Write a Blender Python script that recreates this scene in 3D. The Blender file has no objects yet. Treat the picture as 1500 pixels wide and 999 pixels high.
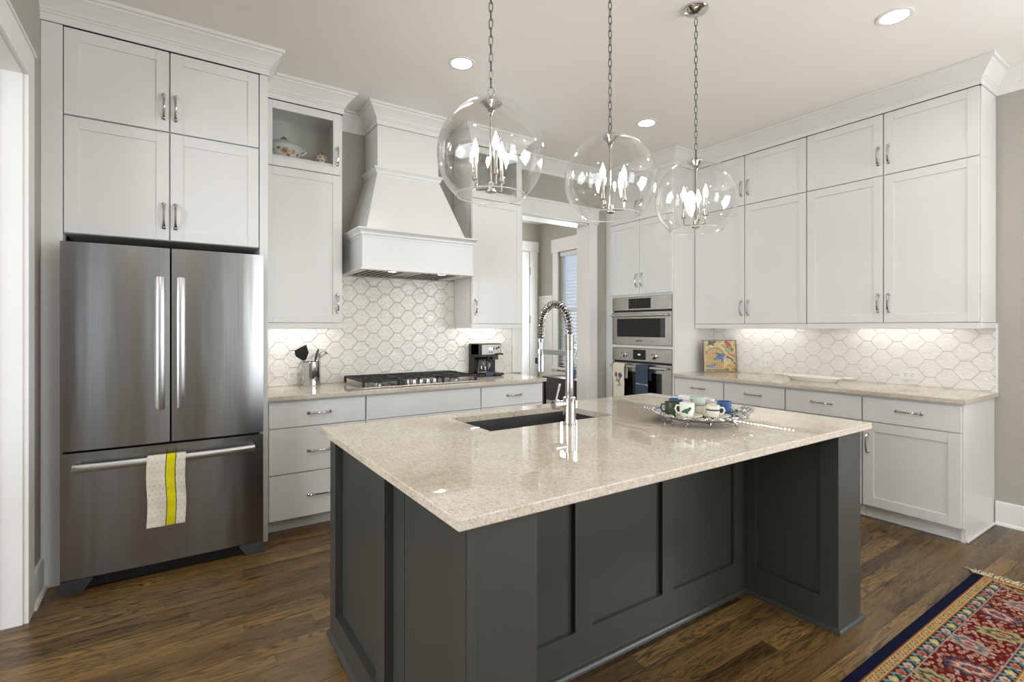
import bpy, bmesh, math, random
import numpy as np
from mathutils import Vector, Matrix
PI = math.pi
random.seed(7)
S = bpy.context.scene
COL = S.collection

# ------------------------------------------------------------------ camera
YAW = 0.58837
cd = bpy.data.cameras.new('camera'); cam = bpy.data.objects.new('camera', cd); COL.objects.link(cam)
cam.location = (0, 0, 1.37); cam.rotation_euler = (PI / 2, 0, -YAW)
cd.sensor_fit = 'HORIZONTAL'; cd.sensor_width = 36; cd.lens = 745.7 / 1500 * 36
cd.shift_y = -19.5 / 1500; cd.clip_start = 0.02
S.camera = cam
# ------------------------------------------------------------------ exposure, world, daylight, added fill
S.view_settings.view_transform = 'Standard'; S.view_settings.look = 'None'
S.view_settings.exposure = -0.27; S.view_settings.gamma = 1; S.view_settings.use_curve_mapping = False
W = bpy.data.worlds.new('sky'); S.world = W; W.use_nodes = True
bg = W.node_tree.nodes['Background']; bg.inputs[0].default_value = (0.74, 0.84, 1.0, 1); bg.inputs[1].default_value = 0.9

def area(name, loc, target, sx, sy, power, color):
    l = bpy.data.lights.new(name, 'AREA'); l.shape = 'RECTANGLE'; l.size = sx; l.size_y = sy
    l.energy = power; l.color = color
    o = bpy.data.objects.new(name, l); COL.objects.link(o); o.location = loc
    o.rotation_euler = (Vector(target) - Vector(loc)).to_track_quat('-Z', 'Y').to_euler()
    return o
DAY = (0.93, 0.965, 1.0)
for wx0, wx1, pw in ((-1.95, -0.95, 8), (0.42, 0.60, 3), (1.02, 1.32, 6), (2.05, 3.35, 85)):      # added unseen fill behind the viewer, widths set for refrigerator streaks
    area('added_rear_fill', ((wx0 + wx1) / 2, -4.45, 1.55), ((wx0 + wx1) / 2 - 0.3, -2.2, 2.3), wx1 - wx0, 2.4, pw, DAY)
area('added_side_fill', (-4.4, 0.6, 1.55), (0, 0.8, 2.6), 3.4, 2.3, 235, DAY)  # added daylight fill, unseen, beyond the left opening
area('added_right_fill', (4.76, -1.9, 1.5), (2, -1.7, 3.4), 2.6, 2.0, 210, DAY)  # added unseen fill, tilted up to lift the ceiling
area('daylight_hall_window', (4.72, 5.35, 1.6), (0, 5.35, 1.6), 0.9, 1.5, 80, DAY)
LAMP = (1.0, 0.975, 0.945)

# ------------------------------------------------------------------ materials
def s2l(r, g=None, b=None):
    if g is None: r, g, b = r
    f = lambda c: (c / 255 / 12.92) if c / 255 <= 0.04045 else ((c / 255 + 0.055) / 1.055) ** 2.4
    return (f(r), f(g), f(b), 1)
class NT:
    def __init__(s, name):
        s.m = bpy.data.materials.new(name); s.m.use_nodes = True; s.t = s.m.node_tree; s.n = s.t.nodes
        s.p = s.n['Principled BSDF']; s.out = s.n['Material Output']
    def add(s, typ, **kw):
        n = s.n.new(typ)
        for k, v in kw.items(): setattr(n, k, v)
        return n
    def link(s, a, b): s.t.links.new(a, b)
    def val(s, sock, v):
        if hasattr(v, 'is_output') or isinstance(v, bpy.types.NodeSocket): s.link(v, sock)
        else: sock.default_value = v
    def math(s, op, a, b=0.0, c=0.0):
        n = s.add('ShaderNodeMath', operation=op)
        s.val(n.inputs[0], a); s.val(n.inputs[1], b)
        if len(n.inputs) > 2: s.val(n.inputs[2], c)
        return n.outputs[0]
    def mix(s, fac, a, b, blend='MIX'):
        n = s.add('ShaderNodeMix', data_type='RGBA', blend_type=blend)
        s.val(n.inputs[0], fac); s.val(n.inputs[6], a); s.val(n.inputs[7], b)
        return n.outputs[2]
    def ramp(s, fac, stops):
        n = s.add('ShaderNodeValToRGB'); e = n.color_ramp.elements
        while len(e) < len(stops): e.new(0.5)
        for i, (p, c) in enumerate(stops): e[i].position = p; e[i].color = c
        s.link(fac, n.inputs[0]); return n.outputs[0]
    def coord(s, kind='Object'):
        return s.add('ShaderNodeTexCoord').outputs[kind]
    def mapping(s, v, scale=(1, 1, 1), loc=(0, 0, 0)):
        n = s.add('ShaderNodeMapping'); s.link(v, n.inputs[0]); n.inputs[3].default_value = scale; n.inputs[1].default_value = loc
        return n.outputs[0]
    def noise(s, v, scale, detail=2, rough=0.5, dist=0.0):
        n = s.add('ShaderNodeTexNoise'); s.link(v, n.inputs['Vector']); n.inputs['Scale'].default_value = scale
        n.inputs['Detail'].default_value = detail; n.inputs['Roughness'].default_value = rough; n.inputs['Distortion'].default_value = dist
        return n.outputs[0]
    def bump(s, h, strength=0.2, dist=0.01):
        n = s.add('ShaderNodeBump'); n.inputs['Strength'].default_value = strength; n.inputs['Distance'].default_value = dist
        s.link(h, n.inputs['Height']); s.link(n.outputs[0], s.p.inputs['Normal'])
def mat(name, col, rough=0.5, metal=0.0, noise=0.0, nscale=8.0, bump=0.0, bscale=200.0, **kw):
    t = NT(name); p = t.p
    c = s2l(*col) if max(col) > 1.001 else (*col[:3], 1)
    p.inputs['Base Color'].default_value = c; p.inputs['Roughness'].default_value = rough; p.inputs['Metallic'].default_value = metal
    v = t.coord()
    if noise:
        n = t.noise(v, nscale, 3)
        lo = tuple(x * (1 - noise) for x in c[:3]) + (1,); hi = tuple(min(1, x * (1 + noise)) for x in c[:3]) + (1,)
        t.link(t.ramp(n, [(0.3, lo), (0.7, hi)]), p.inputs['Base Color'])
    if bump: t.bump(t.noise(v, bscale, 2), bump, 0.002)
    for k, x in kw.items(): p.inputs[k].default_value = x
    return t.m
def emit(name, col, strength):
    t = NT(name); t.p.inputs['Base Color'].default_value = (0.8, 0.8, 0.8, 1)
    t.p.inputs['Emission Color'].default_value = (*col, 1); t.p.inputs['Emission Strength'].default_value = strength
    return t.m
def thin_glass(name, tint=(1, 1, 1), base=0.045, top=0.5, rough=0.01):
    t = NT(name); t.n.remove(t.p)
    tr = t.add('ShaderNodeBsdfTransparent'); tr.inputs[0].default_value = (*tint, 1)
    gl = t.add('ShaderNodeBsdfGlossy'); gl.inputs['Roughness'].default_value = rough; gl.inputs[0].default_value = (1, 1, 1, 1)
    lw = t.add('ShaderNodeLayerWeight'); lw.inputs[0].default_value = 0.5
    n = t.noise(t.coord(), 3.0, 2)
    f = t.math('ADD', t.math('MULTIPLY', t.math('POWER', lw.outputs['Facing'], 3.0), top), t.math('MULTIPLY', n, base * 2))
    m = t.add('ShaderNodeMixShader'); t.link(f, m.inputs[0]); t.link(tr.outputs[0], m.inputs[1]); t.link(gl.outputs[0], m.inputs[2])
    t.link(m.outputs[0], t.out.inputs[0]); return t.m

M = {}
M['cab'] = mat('white_cabinet_paint', (229, 229, 226), 0.32, noise=0.015, nscale=3, bump=0.02, bscale=60)
M['trim'] = mat('white_trim_paint', (234, 233, 230), 0.38, noise=0.015, nscale=3)
M['inside'] = mat('cabinet_interior_paint', (205, 203, 196), 0.5, noise=0.02)
M['wall'] = mat('greige_wall_paint', (176, 172, 161), 0.7, noise=0.02, nscale=2, bump=0.05, bscale=300)
M['ceil'] = mat('ceiling_paint', (246, 242, 235), 0.8, noise=0.01, nscale=2)
M['isl'] = mat('grey_island_paint', (66, 66, 62), 0.34, noise=0.03, nscale=3)
M['chrome'] = mat('polished_chrome', (205, 205, 205), 0.08, 1.0, noise=0.02)
M['nickel'] = mat('polished_nickel', (196, 192, 186), 0.14, 1.0, noise=0.03)
M['chain'] = mat('brushed_nickel_chain', (120, 118, 113), 0.3, 1.0, noise=0.05)
M['dark'] = mat('black_plastic', (20, 20, 21), 0.35, noise=0.1)
M['gap'] = mat('black_gasket', (12, 12, 12), 0.6, noise=0.1)
M['iron'] = mat('black_cast_iron', (27, 27, 28), 0.5, noise=0.15, nscale=60, bump=0.2, bscale=400)
M['greyp'] = mat('grey_plastic', (66, 66, 67), 0.4, noise=0.05)
M['blackglass'] = mat('black_glass', (10, 11, 13), 0.04, noise=0.05)
M['sink'] = mat('charcoal_composite', (58, 57, 56), 0.45, noise=0.08, nscale=80)
M['white'] = mat('white_ceramic', (238, 236, 228), 0.15, noise=0.02)
M['cream'] = mat('cream_ceramic', (228, 222, 204), 0.15, noise=0.03)
M['bluec'] = mat('blue_ceramic', (66, 98, 150), 0.15, noise=0.08)
M['navyc'] = mat('dark_blue_ceramic', (58, 74, 104), 0.15, noise=0.08)
M['greenc'] = mat('dark_green_ceramic', (72, 82, 58), 0.18, noise=0.15)
M['sagec'] = mat('sage_ceramic', (186, 196, 184), 0.2, noise=0.04)
M['leaf'] = mat('green_leaf', (52, 96, 62), 0.5, noise=0.2)
M['brown'] = mat('brown_glaze', (104, 70, 52), 0.3, noise=0.2)
M['outlet'] = mat('white_outlet_plastic', (236, 235, 231), 0.3, noise=0.01)
M['darkwood'] = mat('dark_brown_wood', (48, 34, 26), 0.4, noise=0.2, nscale=20)
M['blind'] = mat('white_blind_slat', (232, 236, 238), 0.5, noise=0.02, **{'Transmission Weight': 0.0})
M['globe'] = thin_glass('clear_globe_glass', (0.985, 0.985, 0.98), 0.03, 0.65)
M['rim'] = mat('ground_glass_edge', (236, 236, 232), 0.12, noise=0.01, **{'Transmission Weight': 0.5})
M['pane'] = thin_glass('clear_pane_glass', (0.97, 0.98, 0.98))
M['carafe'] = thin_glass('carafe_glass', (0.86, 0.86, 0.85), 0.06, 0.7)
M['bulb'] = emit('lit_candle_bulb', (1.0, 0.985, 0.965), 72)
M['can'] = emit('lit_downlight_lens', (1.0, 0.97, 0.93), 30)
M['led'] = emit('lit_led_chip', (1.0, 0.97, 0.93), 480)
M['hoodlamp'] = emit('lit_hood_lamp', (1.0, 0.86, 0.64), 45)
M['screen'] = emit('lit_blue_display', (0.42, 0.62, 0.95), 0.55)
M['clock'] = emit('lit_white_clock', (0.9, 0.95, 1.0), 0.9)

def steel(name, vertical, base=(150, 149, 147), rough=0.27):
    t = NT(name); p = t.p; v = t.coord()
    sc = (300, 300, 1.2) if vertical else (1.2, 1.2, 300)
    n = t.noise(t.mapping(v, sc), 1.0, 3)
    c = s2l(*base)
    t.link(t.ramp(n, [(0.2, tuple(x * 0.86 for x in c[:3]) + (1,)), (0.8, tuple(min(1, x * 1.1) for x in c[:3]) + (1,))]), p.inputs['Base Color'])
    p.inputs['Metallic'].default_value = 1; p.inputs['Roughness'].default_value = rough
    w = t.noise(t.mapping(v, (5, 5, 0.7) if vertical else (0.7, 0.7, 5)), 1.0, 2)
    p.inputs['Anisotropic'].default_value = 0.75; p.inputs['Anisotropic Rotation'].default_value = 0.25 if vertical else 0.0
    t.bump(w, 0.35, 0.012)
    return t.m
M['steel'] = steel('brushed_stainless_steel', True, (152, 152, 151), 0.24)
M['steelh'] = steel('brushed_steel_panel', False, (186, 183, 178), 0.25)
M['filter'] = mat('aluminium_filter', (205, 203, 198), 0.45, 0.3, noise=0.03)
M['handle'] = mat('satin_steel_handle', (200, 200, 200), 0.34, 1.0, noise=0.03)

def quartz():
    t = NT('speckled_beige_quartz'); v = t.coord()
    big = t.noise(v, 3.0, 4, 0.6, 0.5)
    mid = t.noise(v, 60, 3, 0.7)
    vo = t.add('ShaderNodeTexVoronoi'); t.link(v, vo.inputs['Vector']); vo.inputs['Scale'].default_value = 200
    spk = t.ramp(vo.outputs['Color'], [(0.0, s2l(142, 131, 117)), (0.4, s2l(212, 202, 188)), (1.0, s2l(236, 229, 218))])
    base = t.ramp(mid, [(0.35, s2l(194, 181, 164)), (0.65, s2l(226, 216, 201))])
    c = t.mix(0.5, base, spk)
    c = t.mix(t.ramp(big, [(0.42, (0, 0, 0, 1)), (0.72, (0.4, 0.4, 0.4, 1))]), c, s2l(172, 150, 120))
    t.link(c, t.p.inputs['Base Color']); t.p.inputs['Roughness'].default_value = 0.013
    t.p.inputs['Specular IOR Level'].default_value = 0.6
    return t.m
M['quartz'] = quartz()
M['quartz_edge'] = mat('shaded_quartz_edge', (170, 164, 153), 0.4, noise=0.25, nscale=120)  # quartz tone darkened for shade on the edge; not applied

def floor_mat():
    t = NT('dark_oak_strip_floor'); v = t.coord(); sp = t.add('ShaderNodeSeparateXYZ'); t.link(v, sp.inputs[0])
    x, y = sp.outputs[0], sp.outputs[1]
    PW, PL = 0.083, 1.3
    yr = t.math('DIVIDE', y, PW); row = t.math('FLOOR', yr)
    wn = t.add('ShaderNodeTexWhiteNoise', noise_dimensions='1D'); t.link(row, wn.inputs['W'])
    xs = t.math('ADD', t.math('DIVIDE', x, PL), t.math('MULTIPLY', wn.outputs[0], 7.0)); cell = t.math('FLOOR', xs)
    wn2 = t.add('ShaderNodeTexWhiteNoise', noise_dimensions='2D')
    cb = t.add('ShaderNodeCombineXYZ'); t.link(row, cb.inputs[0]); t.link(cell, cb.inputs[1]); t.link(cb.outputs[0], wn2.inputs['Vector'])
    rnd = wn2.outputs[0]
    gv = t.add('ShaderNodeCombineXYZ'); t.link(t.math('MULTIPLY', x, 1.3), gv.inputs[0]); t.link(t.math('MULTIPLY', y, 13.0), gv.inputs[1]); t.link(t.math('MULTIPLY', rnd, 60.0), gv.inputs[2])
    n = t.noise(gv.outputs[0], 1.3, 3, 0.5, 0.8)
    ring = t.math('FRACT', t.math('MULTIPLY', n, 11.0))
    ring = t.math('ABSOLUTE', t.math('SUBTRACT', ring, 0.5))
    gv2 = t.add('ShaderNodeCombineXYZ'); t.link(t.math('MULTIPLY', x, 7.0), gv2.inputs[0]); t.link(t.math('MULTIPLY', y, 190.0), gv2.inputs[1]); t.link(t.math('MULTIPLY', rnd, 30.0), gv2.inputs[2])
    fine = t.noise(gv2.outputs[0], 1.0, 3, 0.65)
    tone = t.ramp(rnd, [(0.0, s2l(78, 57, 31)), (0.35, s2l(104, 79, 44)), (0.7, s2l(124, 95, 53)), (1.0, s2l(150, 118, 67))])
    c = t.mix(t.ramp(ring, [(0.0, (1, 1, 1, 1)), (0.3, (0, 0, 0, 1))]), tone, s2l(30, 21, 13))
    c = t.mix(t.ramp(fine, [(0.35, (0.5, 0.5, 0.5, 1)), (0.6, (0, 0, 0, 1))]), c, s2l(38, 27, 18))
    broad = t.noise(gv.outputs[0], 0.5, 2)
    c = t.mix(t.ramp(broad, [(0.4, (0, 0, 0, 1)), (0.75, (0.5, 0.5, 0.5, 1))]), c, s2l(150, 119, 74))
    fy = t.math('FRACT', yr); ey = t.math('MINIMUM', fy, t.math('SUBTRACT', 1.0, fy))
    fx = t.math('FRACT', xs); ex = t.math('MULTIPLY', t.math('MINIMUM', fx, t.math('SUBTRACT', 1.0, fx)), PL / PW)
    edge = t.math('MINIMUM', ex, ey)
    c = t.mix(t.ramp(edge, [(0.0, (0.85, 0.85, 0.85, 1)), (0.022, (0, 0, 0, 1))]), c, s2l(24, 16, 10))
    t.link(c, t.p.inputs['Base Color'])
    t.p.inputs['Specular IOR Level'].default_value = 0.4
    t.link(t.ramp(fine, [(0.3, (0.36, 0.36, 0.36, 1)), (0.7, (0.24, 0.24, 0.24, 1))]), t.p.inputs['Roughness'])
    h = t.math('ADD', t.math('MULTIPLY', t.math('MINIMUM', edge, 0.03), 20.0), t.math('MULTIPLY', fine, 0.3))
    t.bump(h, 0.25, 0.002)
    return t.m
M['floor'] = floor_mat()

def tile_mat(name, axis, tint):
    """Lantern (arabesque) tile: two families of wavy diagonals as grout lines, handmade waviness on the glaze."""
    t = NT(name); v = t.coord(); sp = t.add('ShaderNodeSeparateXYZ'); t.link(v, sp.inputs[0])
    P, Q, F = 0.211, 0.1335, 0.115
    def fold(x, o, per):
        q = t.math('FRACT', t.math('ADD', t.math('DIVIDE', t.math('SUBTRACT', x, o), per), 0.5)); return t.math('ABSOLUTE', t.math('SUBTRACT', q, 0.5))
    u = fold(sp.outputs[axis], 1.421 if axis == 0 else 1.559, P); w = fold(sp.outputs[2], 1.455 if axis == 0 else 1.191, Q)
    tt = t.math('MINIMUM', t.math('MAXIMUM', t.math('DIVIDE', t.math('SUBTRACT', u, F), 0.5 - 2 * F), 0.0), 1.0)
    g_ = t.math('MULTIPLY', t.math('ADD', tt, t.math('MULTIPLY', t.math('SINE', t.math('MULTIPLY', tt, 4 * PI)), -0.045)), 0.5)
    d = t.math('MULTIPLY', t.math('ABSOLUTE', t.math('SUBTRACT', w, g_)), Q * 0.75)
    g = t.add('ShaderNodeMapRange', interpolation_type='SMOOTHSTEP'); t.link(d, g.inputs[0]); g.inputs[1].default_value = 0.0004; g.inputs[2].default_value = 0.0055
    wob = t.noise(t.mapping(v, (16, 16, 30)), 1.0, 2, 0.5, 1.2)
    h = t.math('ADD', g.outputs[0], t.math('MULTIPLY', wob, 1.3))
    c = t.mix(t.ramp(d, [(0.0006, (0.25, 0.25, 0.25, 1)), (0.0012, (0, 0, 0, 1))]), s2l(*tint), s2l(205, 200, 190))
    t.link(c, t.p.inputs['Base Color']); t.p.inputs['Roughness'].default_value = 0.14
    t.bump(h, 0.75, 0.006)
    return t.m
M['tile_b'] = tile_mat('white_arabesque_tile', 0, (236, 233, 225))
M['tile_r'] = tile_mat('white_arabesque_tile_right', 1, (236, 233, 226))

def paint_mat(name, rough=0.8, bump=0.0, bscale=600):
    t = NT(name); n = t.add('ShaderNodeVertexColor'); n.layer_name = 'Col'
    t.link(n.outputs[0], t.p.inputs['Base Color']); t.p.inputs['Roughness'].default_value = rough; t.p.inputs['Specular IOR Level'].default_value = 0.5 if rough < 0.5 else 0.08
    if bump: t.bump(t.noise(t.coord(), bscale, 2), bump, 0.003)
    return t.m
M['rug'] = paint_mat('woven_rug_pile', 0.95, 0.6, 500); M['cloth'] = paint_mat('printed_cotton', 0.9, 0.3, 700)
M['print'] = paint_mat('glossy_bird_print', 0.25)
M['pottery'] = paint_mat('painted_pottery', 0.2)
M['fringe'] = mat('cream_fringe_yarn', (205, 190, 160), 0.95, noise=0.15, nscale=60)

# ------------------------------------------------------------------ mesh helpers
class MB:
    def __init__(s): s.bm = bmesh.new()
    def _merge(s, t):
        me = bpy.data.meshes.new('t'); t.to_mesh(me); t.free(); s.bm.from_mesh(me); bpy.data.meshes.remove(me)
    def box(s, x0, x1, y0, y1, z0, z1, bev=0.0, seg=2):
        t = bmesh.new(); bmesh.ops.create_cube(t, size=1)
        for v in t.verts: v.co = Vector(((x0 + x1) / 2 + v.co.x * (x1 - x0), (y0 + y1) / 2 + v.co.y * (y1 - y0), (z0 + z1) / 2 + v.co.z * (z1 - z0)))
        if bev: bmesh.ops.bevel(t, geom=t.edges[:], offset=bev, segments=seg, affect='EDGES', profile=0.5)
        s._merge(t); return s
    def hexa(s, bot, top, bev=0.0):
        """bot, top: four (x,y,z) each, counter-clockwise from above."""
        t = bmesh.new(); b = [t.verts.new(p) for p in bot]; u = [t.verts.new(p) for p in top]
        t.faces.new(b[::-1]); t.faces.new(u)
        for i in range(4): t.faces.new((b[i], b[(i + 1) % 4], u[(i + 1) % 4], u[i]))
        if bev: bmesh.ops.bevel(t, geom=t.edges[:], offset=bev, segments=2, affect='EDGES', profile=0.5)
        s._merge(t); return s
    def rev(s, prof, c=(0, 0, 0), axis='z', seg=32, cap=True):
        """prof: list of (r, h) revolved about axis through c."""
        rings = []
        for r, h in prof:
            ring = []
            for i in range(seg):
                a = 2 * PI * i / seg; p, q = r * math.cos(a), r * math.sin(a)
                co = {'z': (p, q, h), 'y': (p, -h, q), 'x': (h, p, q)}[axis]
                ring.append(s.bm.verts.new(Vector(co) + Vector(c)))
            rings.append(ring)
        for A, B in zip(rings, rings[1:]):
            for i in range(seg): s.bm.faces.new((A[i], A[(i + 1) % seg], B[(i + 1) % seg], B[i]))
        if cap: s.bm.faces.new(rings[0][::-1]); s.bm.faces.new(rings[-1])
        return s
    def tube(s, pts, r, seg=8, closed=False, cap=True, squash=1.0, ref=None):
        pts = [Vector(p) for p in pts]; n = len(pts); rs = r if isinstance(r, (list, tuple)) else [r] * n
        rings = []; up = None
        for i, p in enumerate(pts):
            if closed: d = pts[(i + 1) % n] - pts[i - 1]
            else: d = pts[min(i + 1, n - 1)] - pts[max(i - 1, 0)]
            d.normalize()
            if ref is not None: up = Vector(ref)
            elif up is None: up = Vector((0, 0, 1)) if abs(d.z) < 0.9 else Vector((1, 0, 0))
            a = d.cross(up)
            if a.length < 1e-5: a = d.orthogonal()
            a.normalize(); b = a.cross(d).normalized(); up = b
            rings.append([s.bm.verts.new(p + a * math.cos(2 * PI * k / seg) * rs[i] + b * math.sin(2 * PI * k / seg) * rs[i] * squash) for k in range(seg)])
        rr = rings + ([rings[0]] if closed else [])
        for A, B in zip(rr, rr[1:]):
            for i in range(seg): s.bm.faces.new((A[i], A[(i + 1) % seg], B[(i + 1) % seg], B[i]))
        if cap and not closed: s.bm.faces.new(rings[0][::-1]); s.bm.faces.new(rings[-1])
        return s
    def ball(s, c, rx, ry=None, rz=None, seg=16, rot=None):
        t = bmesh.new(); bmesh.ops.create_uvsphere(t, u_segments=seg, v_segments=max(6, seg // 2), radius=1)
        for v in t.verts:
            q = Vector((v.co.x * rx, v.co.y * (ry or rx), v.co.z * (rz or rx)))
            if rot is not None: q = rot @ q
            v.co = q + Vector(c)
        s._merge(t); return s
    def ext(s, poly, a0, a1, plane='xz', bev=0.0):
        """2D polygon extruded along the remaining axis from a0 to a1."""
        t = bmesh.new()
        f = {'xz': lambda p, a: (p[0], a, p[1]), 'yz': lambda p, a: (a, p[0], p[1]), 'xy': lambda p, a: (p[0], p[1], a)}[plane]
        A = [t.verts.new(f(p, a0)) for p in poly]; B = [t.verts.new(f(p, a1)) for p in poly]; n = len(poly)
        t.faces.new(A); t.faces.new(B[::-1])
        for i in range(n): t.faces.new((A[i], B[i], B[(i + 1) % n], A[(i + 1) % n]))
        if bev: bmesh.ops.bevel(t, geom=t.edges[:], offset=bev, segments=2, affect='EDGES', profile=0.5)
        s._merge(t); return s
    def sweep(s, path, prof, close_prof=True):
        """profile (out, z) swept along a plan path with mitred corners; out is to the right of travel."""
        P = [Vector((p[0], p[1])) for p in path]; rings = []
        for i, p in enumerate(P):
            ns = []
            if i > 0: d = (p - P[i - 1]).normalized(); ns.append(Vector((d.y, -d.x)))
            if i < len(P) - 1: d = (P[i + 1] - p).normalized(); ns.append(Vector((d.y, -d.x)))
            n = ns[0] if len(ns) == 1 else (ns[0] + ns[1]) / (1 + ns[0].dot(ns[1]))
            rings.append([s.bm.verts.new((p.x + n.x * o, p.y + n.y * o, z)) for o, z in prof])
        m = len(prof)
        for A, B in zip(rings, rings[1:]):
            for i in range(m if close_prof else m - 1): s.bm.faces.new((A[i], A[(i + 1) % m], B[(i + 1) % m], B[i]))
        if close_prof: s.bm.faces.new(rings[0][::-1]); s.bm.faces.new(rings[-1])
        return s
    def build(s, name, m, parent=None, sharp=0.6, smooth=True):
        bmesh.ops.recalc_face_normals(s.bm, faces=s.bm.faces[:])
        if smooth:
            for f in s.bm.faces: f.smooth = True
            for e in s.bm.edges:
                if len(e.link_faces) == 2 and e.calc_face_angle(0) > sharp: e.smooth = False
        me = bpy.data.meshes.new(name); s.bm.to_mesh(me); s.bm.free()
        me.materials.append(m if not isinstance(m, str) else M[m])
        o = bpy.data.objects.new(name, me); COL.objects.link(o)
        if smooth and len(me.polygons) < 4000:
            wn = o.modifiers.new('weighted normals', 'WEIGHTED_NORMAL'); wn.keep_sharp = True
        if parent: o.parent = parent
        return o
def box(name, m, x0, x1, y0, y1, z0, z1, parent=None, bev=0.0): return MB().box(x0, x1, y0, y1, z0, z1, bev).build(name, m, parent)
def tag(o, label=None, cat=None, group=None, kind=None):
    if label: o['label'] = label
    if cat: o['category'] = cat
    if group: o['group'] = group
    if kind: o['kind'] = kind
    return o
def thing(name, label, cat, loc=(0, 0, 0), rz=0.0, group=None):
    o = bpy.data.objects.new(name, None); o.empty_display_size = 0.05; COL.objects.link(o); o.location = loc; o.rotation_euler = (0, 0, rz)
    return tag(o, label, cat, group)
def struct(o): o['kind'] = 'structure'; return o
def grid_obj(name, m, P, C, parent=None, thick=0.0, back=None):
    """P: (ny,nx,3) points, C: (ny,nx,3) linear colours -> painted sheet (solidified)."""
    ny, nx = P.shape[:2]; me = bpy.data.meshes.new(name)
    idx = np.arange(ny * nx).reshape(ny, nx)
    F = np.stack([idx[:-1, :-1], idx[:-1, 1:], idx[1:, 1:], idx[1:, :-1]], -1).reshape(-1, 4)
    me.from_pydata(P.reshape(-1, 3).tolist(), [], F.tolist())
    at = me.color_attributes.new('Col', 'FLOAT_COLOR', 'POINT')
    c4 = np.ones((ny * nx, 4), np.float32); c4[:, :3] = C.reshape(-1, 3); at.data.foreach_set('color', c4.ravel())
    for p in me.polygons: p.use_smooth = True
    me.materials.append(M[m]); o = bpy.data.objects.new(name, me); COL.objects.link(o)
    if thick:
        md = o.modifiers.new('thickness', 'SOLIDIFY'); md.thickness = thick; md.offset = 0
    if parent: o.parent = parent
    return o
L3 = lambda *c: np.array(s2l(*c)[:3])

# ------------------------------------------------------------------ the setting
XL, XR, YB, ZC = -0.575, 4.79, 4.26, 3.14
struct(box('floor', 'floor', -4.5, 4.9, -4.6, 6.6, -0.05, 0.0))
struct(box('ceiling', 'ceil', -4.5, 4.9, -4.6, 6.6, ZC, ZC + 0.1))
# back wall with cased opening to the hall
OX0, OX1, OZ = 2.95, 3.87, 2.53
mb = MB(); mb.box(-0.7, OX0, YB, YB + 0.18, 0, ZC); mb.box(OX1, XR, YB, YB + 0.18, 0, ZC); mb.box(OX0, OX1, YB, YB + 0.18, OZ, ZC)
struct(mb.build('wall_back', 'wall'))
# right wall (window in the hall stretch, unseen opening added behind the viewer for the right fill light)
mb = MB(); W0, W1 = 4.85, 5.93
mb.box(XR, XR + 0.12, -0.55, W0, 0, ZC); mb.box(XR, XR + 0.12, W1, 6.52, 0, ZC); mb.box(XR, XR + 0.12, W0, W1, 0, 0.78); mb.box(XR, XR + 0.12, W0, W1, 2.50, ZC)
mb.box(XR, XR + 0.12, -4.6, -3.25, 0, ZC); mb.box(XR, XR + 0.12, -3.25, -0.55, 0, 0.45); mb.box(XR, XR + 0.12, -3.25, -0.55, 2.55, ZC)
struct(mb.build('wall_right', 'wall'))
mb = MB(); mb.box(-0.73, XL, 3.22, YB, 0, ZC); mb.box(-0.73, XL, -1.2, 3.22, 2.56, ZC); mb.box(-0.73, XL, -4.6, -1.2, 0, ZC)
struct(mb.build('wall_left', 'wall'))
mb = MB(); mb.box(-4.6, -4.5, -4.6, -1.2, 0, ZC); mb.box(-4.6, -4.5, 2.4, 4.4, 0, ZC); mb.box(-4.6, -4.5, -1.2, 2.4, 0, 0.35); mb.box(-4.6, -4.5, -1.2, 2.4, 2.75, ZC)  # opening added round the side fill light, out of view
struct(mb.build('wall_far_left', 'wall'))
struct(box('wall_left_room', 'wall', -4.5, -0.73, 4.26, 4.4, 0, ZC))
mb = MB(); px_ = -4.5
for wx0, wx1 in ((-1.95, -0.95), (0.42, 0.60), (1.02, 1.32), (2.05, 3.35)):  # slots cut to frame the added rear fill lights
    mb.box(px_, wx0, -4.7, -4.6, 0, ZC); mb.box(wx0, wx1, -4.7, -4.6, 0, 0.33); mb.box(wx0, wx1, -4.7, -4.6, 2.77, ZC); px_ = wx1
mb.box(px_, XR, -4.7, -4.6, 0, ZC)
struct(mb.build('wall_front', 'wall'))
# hall shell
struct(box('wall_hall_back', 'wall', 2.0, XR, 6.40, 6.52, 0, ZC))
struct(box('wall_hall_left', 'wall', 2.0, 2.1, YB + 0.18, 6.40, 0, ZC))

# crown moulding
cz = 2.985
CROWN = [(0, cz), (0.007, cz), (0.007, cz + 0.038), (0.013, cz + 0.043), (0.013, cz + 0.052), (0.020, cz + 0.056), (0.022, cz + 0.064), (0.030, cz + 0.074), (0.043, cz + 0.092), (0.060, cz + 0.112), (0.072, cz + 0.121), (0.074, cz + 0.130), (0.088, cz + 0.134), (0.088, ZC - 0.001), (0, ZC - 0.001)]
FY, LY, RX, TX = 3.585, 3.92, 4.455, 4.14          # fronts: fridge cabinet, upper cabinets, right uppers, oven tower
HX0, HX1, HY = 1.355, 1.885, 3.955                 # hood chimney
path = [(XL, FY), (0.51, FY), (0.51, LY), (1.075, LY), (1.075, YB), (HX0, YB), (HX0, HY), (HX1, HY), (HX1, YB), (2.19, YB), (2.19, LY), (2.735, LY), (2.735, YB),
        (4.14, YB), (TX, YB - 0.001), (TX, 3.305), (RX, 3.305), (RX, 1.082), (XR, 1.082), (XR, -0.5)]
path.pop(13)
path[13] = (TX, YB)
struct(MB().sweep(path, CROWN).build('trim_1', 'trim'))
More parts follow.
